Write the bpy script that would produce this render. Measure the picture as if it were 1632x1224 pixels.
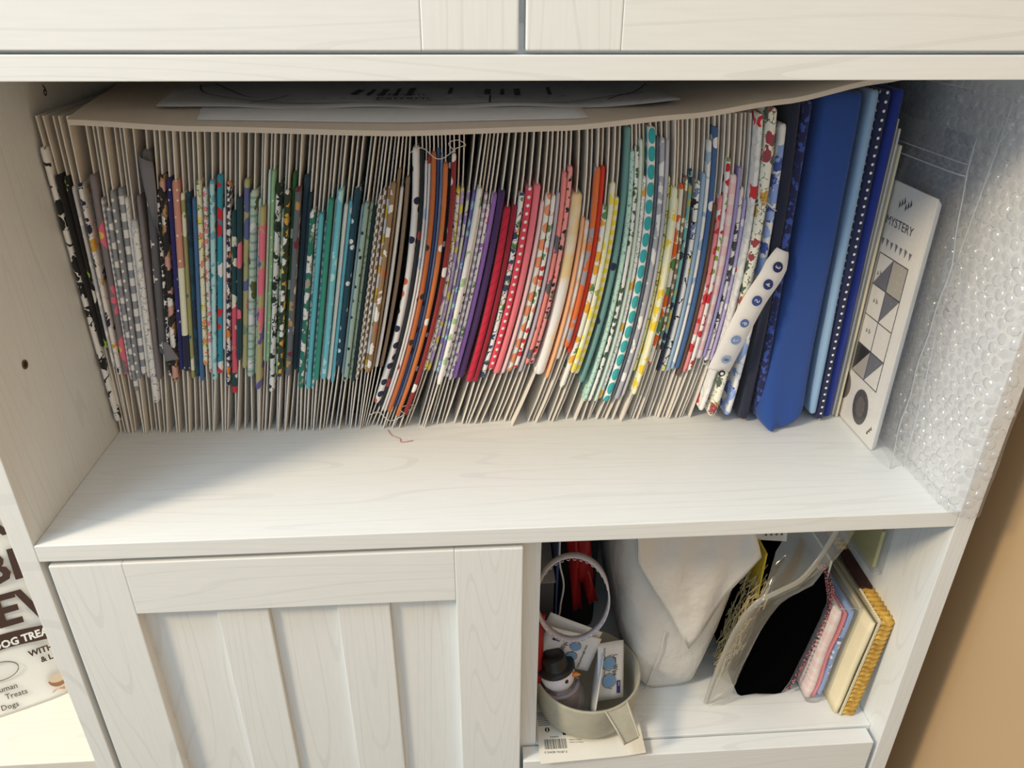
import bpy, math, random
from mathutils import Vector, Matrix
for o in list(bpy.data.objects): bpy.data.objects.remove(o)
sc = bpy.context.scene
COL = sc.collection
rnd = random.Random(7)

# ------------------------------------------------------------------ camera
cam_d = bpy.data.cameras.new('camera'); cam = bpy.data.objects.new('camera', cam_d); COL.objects.link(cam)
cam_d.sensor_fit = 'HORIZONTAL'; cam_d.sensor_width = 36.0; cam_d.lens = 36.0*1209.9/1632.0; cam_d.clip_start = .01
_r = Vector((.99782743, -.06565789, .00542812)); _u = Vector((.0260489, .46886529, .88288549)); _f = Vector((.06051346, .88082596, -.46955696))
M = Matrix((( _r.x, _u.x, -_f.x, .30715), (_r.y, _u.y, -_f.y, -.43948), (_r.z, _u.z, -_f.z, .35405), (0, 0, 0, 1)))
cam.matrix_world = M
sc.camera = cam

# ------------------------------------------------------------------ light
world = bpy.data.worlds.new('room_light'); sc.world = world; world.use_nodes = True
world.node_tree.nodes['Background'].inputs[0].default_value = (.75, .90, 1.0, 1)
world.node_tree.nodes['Background'].inputs[1].default_value = .88
def area(name, loc, target, size, power, col, sy=None):
    d = bpy.data.lights.new(name, 'AREA'); d.energy = power; d.color = col; d.size = size
    d.shape = 'DISK' if sy is None else 'RECTANGLE'
    if sy: d.size_y = sy
    o = bpy.data.objects.new(name, d); COL.objects.link(o); o.location = loc
    o.rotation_euler = (Vector(target)-Vector(loc)).to_track_quat('-Z', 'Y').to_euler(); return o
area('warm_ceiling_lamp', (-1.35, -.80, 1.22), (.30, .05, .05), .36, 37, (1.0, .80, .52))
area('cool_window_light', (-.45, -.34, 1.40), (.35, 0, .1), .6, 11, (.74, .88, 1.0), .45)
vs = sc.view_settings; vs.view_transform = 'Standard'; vs.look = 'None'; vs.exposure = 0.0; vs.gamma = 1.0; vs.use_curve_mapping = False

# ------------------------------------------------------------------ helpers
def lin(c):
    f = lambda v: v/12.92 if v <= .04045 else ((v+.055)/1.055)**2.4
    return tuple(f(v/255) for v in c[:3])+(1,)
class NT:
    def __init__(s, name, rough=.85):
        s.m = bpy.data.materials.new(name); s.m.use_nodes = True; s.t = s.m.node_tree; s.b = s.t.nodes['Principled BSDF']
        s.b.inputs['Roughness'].default_value = rough
    def n(s, typ, **kw):
        x = s.t.nodes.new(typ)
        for k, v in kw.items(): setattr(x, k, v)
        return x
    def put(s, sock, v):
        if isinstance(v, bpy.types.NodeSocket): s.t.links.new(v, sock)
        else: sock.default_value = v
    def m_(s, op, a, b=0.0, c=None):
        x = s.n('ShaderNodeMath', operation=op); s.put(x.inputs[0], a); s.put(x.inputs[1], b)
        if c is not None: s.put(x.inputs[2], c)
        return x.outputs[0]
    def vm(s, op, a, b=None, scale=None):
        x = s.n('ShaderNodeVectorMath', operation=op); s.put(x.inputs[0], a)
        if b is not None: s.put(x.inputs[1], b)
        if scale is not None: s.put(x.inputs['Scale'], scale)
        return x.outputs[0]
    def mix(s, f, a, b):
        x = s.n('ShaderNodeMix', data_type='RGBA'); s.put(x.inputs[0], f); s.put(x.inputs[6], a); s.put(x.inputs[7], b); return x.outputs[2]
    def noise(s, vec, scale, detail=2.0, dim='3D'):
        x = s.n('ShaderNodeTexNoise', noise_dimensions=dim); s.put(x.inputs['Vector'], vec); x.inputs['Scale'].default_value = scale; x.inputs['Detail'].default_value = detail; return x
    def vor(s, vec, rand=1.0, feature='F1', metric='EUCLIDEAN'):
        x = s.n('ShaderNodeTexVoronoi', voronoi_dimensions='2D', feature=feature)
        if feature == 'F1': x.distance = metric
        s.put(x.inputs['Vector'], vec); x.inputs['Scale'].default_value = 1.0; x.inputs['Randomness'].default_value = rand; return x
    def sep(s, v):
        x = s.n('ShaderNodeSeparateXYZ'); s.put(x.inputs[0], v); return x.outputs
    def done(s, col):
        s.put(s.b.inputs['Base Color'], col); return s.m
def plain(name, c, rough=.7, **kw):
    t = NT(name, rough)
    for k, v in kw.items(): t.b.inputs[k].default_value = v
    tc = t.n('ShaderNodeTexCoord'); nz = t.noise(tc.outputs['Object'], 60, 3)
    a = lin(c); d = tuple(x*.9 for x in a[:3])+(1,)
    return t.done(t.mix(nz.outputs[0], d, a))
def wood(name, ax, c=(234, 236, 236), rough=.42):
    # white foil with faint grain running along axis ax
    t = NT(name, rough); g = t.n('ShaderNodeNewGeometry'); p = t.sep(g.outputs['Position'])
    sc_ = [1.0, 1.0, 1.0]; sc_[ax] = .07
    x = t.n('ShaderNodeCombineXYZ')
    for i in range(3): t.put(x.inputs[i], t.m_('MULTIPLY', p[i], sc_[i]))
    fine = t.noise(x.outputs[0], 420, 3).outputs[0]
    warp = t.noise(x.outputs[0], 16, 1).outputs[0]
    rings = t.m_('SINE', t.m_('MULTIPLY', warp, 150.0))
    line = t.m_('MULTIPLY', t.m_('GREATER_THAN', rings, .9), t.m_('MULTIPLY', t.noise(x.outputs[0], 60, 1).outputs[0], .27))
    f = t.m_('ADD', t.m_('MULTIPLY', t.m_('SUBTRACT', fine, .35), .32), line)
    f = t.n('ShaderNodeClamp'); 
    t.put(f.inputs[0], t.m_('ADD', t.m_('MULTIPLY', t.m_('SUBTRACT', fine, .35), .26), line))
    a = lin(c); d = lin(tuple(v*.80 for v in c))
    return t.done(t.mix(f.outputs[0], a, d))
def film(name, white=.12, gloss=.2, rough=.06, col=(235, 238, 245)):
    # clear plastic: mostly see-through, a little milky, with a shine
    m = bpy.data.materials.new(name); m.use_nodes = True; t = m.node_tree; t.nodes.clear()
    out = t.nodes.new('ShaderNodeOutputMaterial'); tr = t.nodes.new('ShaderNodeBsdfTransparent'); di = t.nodes.new('ShaderNodeBsdfDiffuse'); gl = t.nodes.new('ShaderNodeBsdfGlossy')
    tl = t.nodes.new('ShaderNodeBsdfTranslucent')
    di.inputs[0].default_value = lin(col); tl.inputs[0].default_value = lin(col); gl.inputs[1].default_value = rough
    lw = t.nodes.new('ShaderNodeLayerWeight'); lw.inputs[0].default_value = .5; fr = t.nodes.new('ShaderNodeMath'); fr.operation = 'POWER'; fr.inputs[1].default_value = 4.0; t.links.new(lw.outputs['Facing'], fr.inputs[0])
    mu = t.nodes.new('ShaderNodeMath'); mu.operation = 'MULTIPLY_ADD'; mu.inputs[1].default_value = .55; mu.inputs[2].default_value = gloss*.15; t.links.new(fr.outputs[0], mu.inputs[0])
    m0 = t.nodes.new('ShaderNodeMixShader'); m0.inputs[0].default_value = .5; t.links.new(di.outputs[0], m0.inputs[1]); t.links.new(tl.outputs[0], m0.inputs[2])
    m1 = t.nodes.new('ShaderNodeMixShader'); m1.inputs[0].default_value = white; t.links.new(tr.outputs[0], m1.inputs[1]); t.links.new(m0.outputs[0], m1.inputs[2])
    m2 = t.nodes.new('ShaderNodeMixShader'); t.links.new(mu.outputs[0], m2.inputs[0]); t.links.new(m1.outputs[0], m2.inputs[1]); t.links.new(gl.outputs[0], m2.inputs[2])
    t.links.new(m2.outputs[0], out.inputs[0]); return m

def mesh(name, v, f, mat, parent=None, smooth=False, uv=None):
    me = bpy.data.meshes.new(name); me.from_pydata([tuple(x) for x in v], [], f); me.update()
    if uv:
        l = me.uv_layers.new(name='UVMap')
        for i, lp in enumerate(me.loops): l.data[i].uv = uv[lp.vertex_index]
    if smooth: me.shade_smooth()
    o = bpy.data.objects.new(name, me); COL.objects.link(o)
    if mat: me.materials.append(mat)
    if parent: o.parent = parent
    return o
def empty(name, loc=(0, 0, 0)):
    o = bpy.data.objects.new(name, None); o.empty_display_size = .02; COL.objects.link(o); return o
def tag(o, label, cat=None, group=None, kind=None):
    o['label'] = label
    if cat: o['category'] = cat
    if group: o['group'] = group
    if kind: o['kind'] = kind
    return o
def struct(o, label, cat):
    o['kind'] = 'structure'; o['label'] = label; o['category'] = cat; return o
class MB:
    def __init__(s): s.v = []; s.f = []
    def box(s, a, b, bev=0.0):
        x0, y0, z0 = a; x1, y1, z1 = b
        if bev <= 0:
            k = len(s.v); s.v += [(x, y, z) for z in (z0, z1) for y in (y0, y1) for x in (x0, x1)]
            s.f += [tuple(k+i for i in q) for q in ((0, 2, 3, 1), (4, 5, 7, 6), (0, 1, 5, 4), (2, 6, 7, 3), (0, 4, 6, 2), (1, 3, 7, 5))]
        else:
            bev = min(bev, (x1-x0)/2.01, (y1-y0)/2.01, (z1-z0)/2.01)
            import bmesh
            bm = bmesh.new(); bmesh.ops.create_cube(bm, size=1)
            for q in bm.verts: q.co = ((x0+x1)/2+q.co.x*(x1-x0), (y0+y1)/2+q.co.y*(y1-y0), (z0+z1)/2+q.co.z*(z1-z0))
            bmesh.ops.bevel(bm, geom=list(bm.edges), offset=bev, segments=2, affect='EDGES', profile=.6)
            bm.verts.index_update(); k = len(s.v); s.v += [tuple(q.co) for q in bm.verts]; s.f += [tuple(k+q.index for q in fc.verts) for fc in bm.faces]; bm.free()
        return s
    def loft(s, rings, closed=True, caps=True):
        k = len(s.v); n = len(rings[0])
        for r in rings: s.v += [tuple(p) for p in r]
        for i in range(len(rings)-1):
            for j in range(n if closed else n-1):
                a = k+i*n+j; b = k+i*n+(j+1) % n; s.f.append((a, b, b+n, a+n))
        if caps: s.f.append(tuple(k+j for j in range(n))[::-1]); s.f.append(tuple(k+(len(rings)-1)*n+j for j in range(n)))
        return s
    def tube(s, pts, r, n=6):
        pts = [Vector(p) for p in pts]; rings = []; up = Vector((.13, .31, .94))
        for i, p in enumerate(pts):
            d = (pts[min(i+1, len(pts)-1)]-pts[max(i-1, 0)]).normalized(); a = d.cross(up)
            if a.length < 1e-3: a = d.cross(Vector((1, 0, 0)))
            a.normalize(); b = d.cross(a); rr = r[i] if isinstance(r, (list, tuple)) else r
            rings.append([p+(a*math.cos(t)+b*math.sin(t))*rr for t in [2*math.pi*j/n for j in range(n)]])
        return s.loft(rings)
    def lathe(s, prof, c, n=24, axis=None):
        R_ = axis if axis is not None else Matrix.Identity(3); c = Vector(c)
        rings = [[c+R_@Vector((r*math.cos(2*math.pi*j/n), r*math.sin(2*math.pi*j/n), z)) for j in range(n)] for r, z in prof]
        return s.loft(rings)
    def build(s, name, mat, parent=None, smooth=False): return mesh(name, s.v, s.f, mat, parent, smooth)
def box(name, a, b, mat, parent=None, bev=0.0): return MB().box(a, b, bev).build(name, mat, parent)
def smooth_pts(pts, n=6):
    P = [Vector(p) for p in pts]; out = []
    for i in range(len(P)-1):
        p0, p1, p2, p3 = P[max(i-1, 0)], P[i], P[i+1], P[min(i+2, len(P)-1)]
        for k in range(n):
            t = k/n; out.append(.5*((2*p1)+(p2-p0)*t+(2*p0-5*p1+4*p2-p3)*t*t+(3*p1-p0-3*p2+p3)*t**3))
    return out+[P[-1]]
def slab(name, pts, th, mat, parent=None, nrm=None):
    # flat polygon given a real thickness along its normal
    P = [Vector(p) for p in pts]
    if nrm is None: nrm = (P[1]-P[0]).cross(P[2]-P[0])
    nrm = Vector(nrm).normalized(); n = len(P)
    v = P+[p+nrm*th for p in P]; f = [tuple(range(n))[::-1], tuple(range(n, 2*n))]+[(i, (i+1) % n, n+(i+1) % n, n+i) for i in range(n)]
    return mesh(name, v, f, mat, parent)
def text(name, s, o, right, up, h, mat, parent=None, align='LEFT', squeeze=1.0, bold=0.0):
    d = bpy.data.curves.new(name, 'FONT'); d.body = s; d.size = h*1.38; d.align_x = align; d.extrude = .00006; d.offset = bold; d.resolution_u = 2
    tmp = bpy.data.objects.new(name+'_curve', d); me = bpy.data.meshes.new_from_object(tmp); me.name = name
    bpy.data.objects.remove(tmp); bpy.data.curves.remove(d)
    r = Vector(right).normalized(); n = r.cross(Vector(up)).normalized(); u = n.cross(r)
    me.transform(Matrix(((r.x*squeeze, u.x, n.x, o[0]), (r.y*squeeze, u.y, n.y, o[1]), (r.z*squeeze, u.z, n.z, o[2]), (0, 0, 0, 1))))
    me.materials.clear(); me.materials.append(mat); ob = bpy.data.objects.new(name, me); COL.objects.link(ob)
    if parent: ob.parent = parent
    return ob

# ------------------------------------------------------------------ fabric prints (procedural)
W = (238, 238, 240); OFF = (240, 236, 228); K = (24, 24, 28); NAVY = (26, 34, 66); GR = (186, 190, 198); GR2 = (138, 142, 152); DGR = (92, 92, 98); MAUVE = (122, 116, 122)
PINK = (222, 108, 134); LIME = (150, 190, 50); GOLD = (206, 160, 60); BLUSH = (196, 150, 140); TAN = (176, 138, 90); CREAM = (236, 222, 196); ROSE = (196, 138, 126)
ORANGE = (222, 130, 50); TEAL = (40, 128, 140); RED = (196, 36, 50); YEL = (238, 206, 80); CORAL = (226, 110, 110); GREEN = (84, 130, 76)
def D(c, sp, r, j): return ('D', c, sp, r, j)
def F(c, sp, r, n, p): return ('F', c, sp*.62, r, n, p)
def B(cs, sp, r): return ('B', cs, sp*.56, r)
def L(c, sp): return ('L', c, sp*.6)
def N(c, sp, th): return ('N', c, sp, th)
def S(c, sp, k, ax): return ('S', c, sp, k, ax)
def C(c, sp): return ('C', c, sp)
def C2(c, sp): return ('C2', c, sp)
def G(c, sp): return ('G', c, sp)
def O(c, sp): return ('O', c, sp)
def V(bl): return ('V', bl)
def P(base, *layers): return (base, layers)
def fab(c): return tuple(min(v*1.22, .86) for v in lin(c)[:3])+(1,)
def fabric_mat(spec):
    base, layers = spec; t = NT('printed_cotton', .9); tc = t.n('ShaderNodeTexCoord')
    uv = t.vm('SCALE', tc.outputs['UV'], scale=1000.0)            # millimetres along the cloth
    raw = t.sep(uv); off = (rnd.uniform(0, 300), rnd.uniform(0, 300), 0)
    P_ = t.vm('ADD', uv, off); 
    def sc_(sp): return t.vm('SCALE', P_, scale=1.0/sp)
    def wob(v, k, s=3.0):
        nz = t.noise(v, s, 1, '2D'); return t.vm('ADD', v, t.vm('SCALE', t.vm('SUBTRACT', nz.outputs['Color'], (.5, .5, .5)), scale=k))
    if isinstance(base[0], str):
        f = t.m_('DIVIDE', raw[1], 165.0); col = fab(base[1][-1][0]); 
        for c, k in base[1][::-1]: col = t.mix(t.m_('LESS_THAN', f, k), col, fab(c))
    else: col = fab(base)
    for l in layers:
        k = l[0]
        if k == 'D':
            v = t.vor(sc_(l[2]) if l[4] else t.vm('SCALE', uv, scale=1.0/l[2]), l[4]); col = t.mix(t.m_('LESS_THAN', v.outputs['Distance'], l[3]), col, fab(l[1]))
        elif k == 'F':
            q = sc_(l[2]); v = t.vor(q, .8); d = t.sep(t.vm('SUBTRACT', q, v.outputs['Position'])); an = t.m_('ARCTAN2', d[1], d[0])
            rr = t.m_('MULTIPLY_ADD', t.m_('COSINE', t.m_('MULTIPLY', an, float(l[4]))), l[3]*.32, l[3]*.75)
            ok = t.m_('LESS_THAN', t.sep(v.outputs['Color'])[0], l[5])
            col = t.mix(t.m_('MULTIPLY', ok, t.m_('LESS_THAN', v.outputs['Distance'], rr)), col, fab(l[1]))
            col = t.mix(t.m_('MULTIPLY', ok, t.m_('LESS_THAN', v.outputs['Distance'], l[3]*.22)), col, fab((226, 190, 90)))
        elif k == 'B':
            v = t.vor(wob(sc_(l[2]), .55), 1.0); h = t.sep(v.outputs['Color']); n = len(l[1])
            rr = t.m_('MULTIPLY_ADD', h[1], l[3]*.65, l[3]*.42); inside = t.m_('LESS_THAN', v.outputs['Distance'], rr)
            for i, c in enumerate(l[1]):
                sel = t.m_('MULTIPLY', t.m_('GREATER_THAN', h[0], i/n), t.m_('LESS_THAN', h[0], (i+1)/n))
                col = t.mix(t.m_('MULTIPLY', sel, inside), col, fab(c))
        elif k == 'L':
            v = t.vor(wob(sc_(l[2]), .7, 2.0), 1.0, 'DISTANCE_TO_EDGE'); nz = t.noise(sc_(l[2]), 1.3, 1, '2D')
            col = t.mix(t.m_('MULTIPLY', t.m_('LESS_THAN', v.outputs['Distance'], .045), t.m_('GREATER_THAN', nz.outputs[0], .45)), col, fab(l[1]))
        elif k == 'N':
            nz = t.noise(sc_(l[2]), 1.6, 2, '2D'); x = t.n('ShaderNodeMapRange'); t.put(x.inputs[0], nz.outputs[0]); x.inputs[1].default_value = l[3]-.02; x.inputs[2].default_value = l[3]+(.16 if l[2] >= 40 else .02)
            col = t.mix(x.outputs[0], col, fab(l[1]))
        elif k == 'S':
            p = t.sep(P_); q = p[1] if l[4] == 1 else t.m_('ADD', p[0], p[1])
            col = t.mix(t.m_('LESS_THAN', t.m_('FRACT', t.m_('DIVIDE', q, l[2])), l[3]), col, fab(l[1]))
        elif k in 'CG':
            p = t.sep(P_); a = t.m_('LESS_THAN', t.m_('FRACT', t.m_('DIVIDE', p[0], l[2])), .5); b = t.m_('LESS_THAN', t.m_('FRACT', t.m_('DIVIDE', p[1], l[2])), .5)
            f = t.m_('ABSOLUTE', t.m_('SUBTRACT', a, b)) if k == 'C' else t.m_('MULTIPLY', t.m_('ADD', a, b), .5)
            col = t.mix(f, col, fab(l[1]))
        elif k == 'C2':
            v = t.vor(sc_(l[2]), .15, 'F1', 'CHEBYCHEV'); col = t.mix(t.m_('LESS_THAN', v.outputs['Distance'], .27), col, fab(l[1]))
        elif k == 'O':
            q = t.vm('MULTIPLY', uv, (1.0/8.0, 1.0/13.5, 0)); v = t.vor(q, .06); col = t.mix(t.m_('LESS_THAN', v.outputs['Distance'], .43), col, fab(l[1]))
    nz = t.noise(P_, .25, 3, '2D'); bp = t.n('ShaderNodeBump'); bp.inputs['Strength'].default_value = .25; bp.inputs['Distance'].default_value = .0006
    t.put(bp.inputs['Height'], nz.outputs[0]); t.t.links.new(bp.outputs[0], t.b.inputs['Normal'])
    t.b.inputs['Sheen Weight'].default_value = .15; t.b.inputs['Sheen Roughness'].default_value = .6
    return t.done(col)

# ------------------------------------------------------------------ setting
WX = wood('white_grain_across', 0); WZ = wood('white_grain_upright', 2); WY = wood('white_grain_deep', 1)
WI = .6788; T = .0147; DEP = .36; ZU = .3058
tan_m = NT('tan_wall_paint', .75)
_tc = tan_m.n('ShaderNodeTexCoord'); _n = tan_m.noise(_tc.outputs['Object'], 9, 3)
tan_m = tan_m.done(tan_m.mix(_n.outputs[0], lin((190, 160, 122)), lin((198, 168, 130))))
struct(box('wall_right', (.737, -2.6, -1.05), (.78, .42, 1.5), tan_m), 'plain tan painted wall beside the cabinet', 'wall')
struct(box('wall_back', (-1.8, .40, -1.05), (.737, .44, 1.5), tan_m), 'tan painted wall behind the cabinet', 'wall')
struct(box('floor', (-5.0, -5.0, -1.09), (.737, .40, -1.05), plain('grey_carpet', (104, 98, 92), .95)), 'dull floor below the cabinet', 'floor')

# ------------------------------------------------------------------ cabinet
cab = tag(empty('storage_cabinet'), 'white wood grain cabinet with open fabric shelf and lower cubby', 'cabinet')
box('side_panel', (-T, 0, -1.05), (0, DEP, .95), WZ, cab, .0006)
box('side_panel', (WI, 0, -1.05), (WI+T, DEP, .95), WZ, cab, .0006)
box('shelf', (.0002, 0, -.0143), (WI-.0002, DEP-.006, 0), WX, cab, .0007)
box('upper_shelf', (.0002, .0005, ZU), (WI-.0002, DEP-.006, .3188), WX, cab, .0006)
box('back_panel', (.0, DEP-.006, -1.04), (WI, DEP, .94), WZ, cab)
box('divider', (.3475, .017, -1.04), (.3620, DEP-.006, -.0145), WZ, cab)
box('cubby_floor', (.3622, .017, -.2760), (WI-.0002, DEP-.006, -.2620), WX, cab, .0006)
hole = MB(); hole.lathe([(.0026, 0), (.0034, .0003), (.0034, .0006), (.0022, .0006), (.0022, .0001)], (.0001, .056, .1154), 16, Matrix(((0, 0, 1), (1, 0, 0), (0, 1, 0))))
hole.build('screw_hole', plain('bare_chipboard', (104, 82, 58), .9), cab)
hole = MB(); hole.lathe([(.0001, 0), (.0021, 0), (.0021, .0004), (.0001, .0004)], (.00012, .056, .1154), 16, Matrix(((0, 0, 1), (1, 0, 0), (0, 1, 0)))); hole.build('screw_hole_inner', plain('dark_hole', (40, 30, 22), .9), cab)
ink = plain('black_ink', (26, 26, 28), .7)
text('panel_number', '6', (.0002, .186, .276), (0, -1, 0), (0, 0, 1), .0085, ink, cab)
def door(x0, x1, z0, z1, st, rail_t, rail_b, slats):
    d = empty('door'); d.parent = cab
    y0, y1 = .0004, .0150
    box('stile', (x0, y0, z0), (x0+st, y1, z1), WZ, d, .0009); box('stile', (x1-st, y0, z0), (x1, y1, z1), WZ, d, .0009)
    if rail_t: box('rail', (x0+st, y0+.0001, z1-rail_t), (x1-st, y1, z1), WX, d, .0007)
    if rail_b: box('rail', (x0+st, y0+.0001, z0), (x1-st, y1, z0+rail_b), WX, d, .0007)
    for a, b, dep in slats: box('plank', (a, dep, z0+rail_b*.9), (b, y1-.001, z1-rail_t*.9), WZ, d, .0008)
    return d
tag(door(.0046, .3465, -.78, -.0190, .0513, .0490, .06, [(.0545, .1124, .0098), (.1123, .1510, .0052), (.1509, .2032, .0098), (.2031, .2436, .0052), (.2435, .2975, .0098)]), 'lower left door with recessed upright planks')
tag(door(.0030, .3398, .3208, .90, .0514, .05, .06, [(.05, .171, .0098), (.171, .292, .0098)]), 'upper left door, bottom edge only')
tag(door(.3436, WI-.003, .3208, .90, .0514, .05, .06, [(.39, .51, .0098), (.51, .63, .0098)]), 'upper right door, bottom edge only')
dr = box('drawer_front', (.3497, 0, -.46), (.6737, .0155, -.2640), WX, cab, .0007); tag(dr, 'plain grey white drawer front under the cubby')

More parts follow.
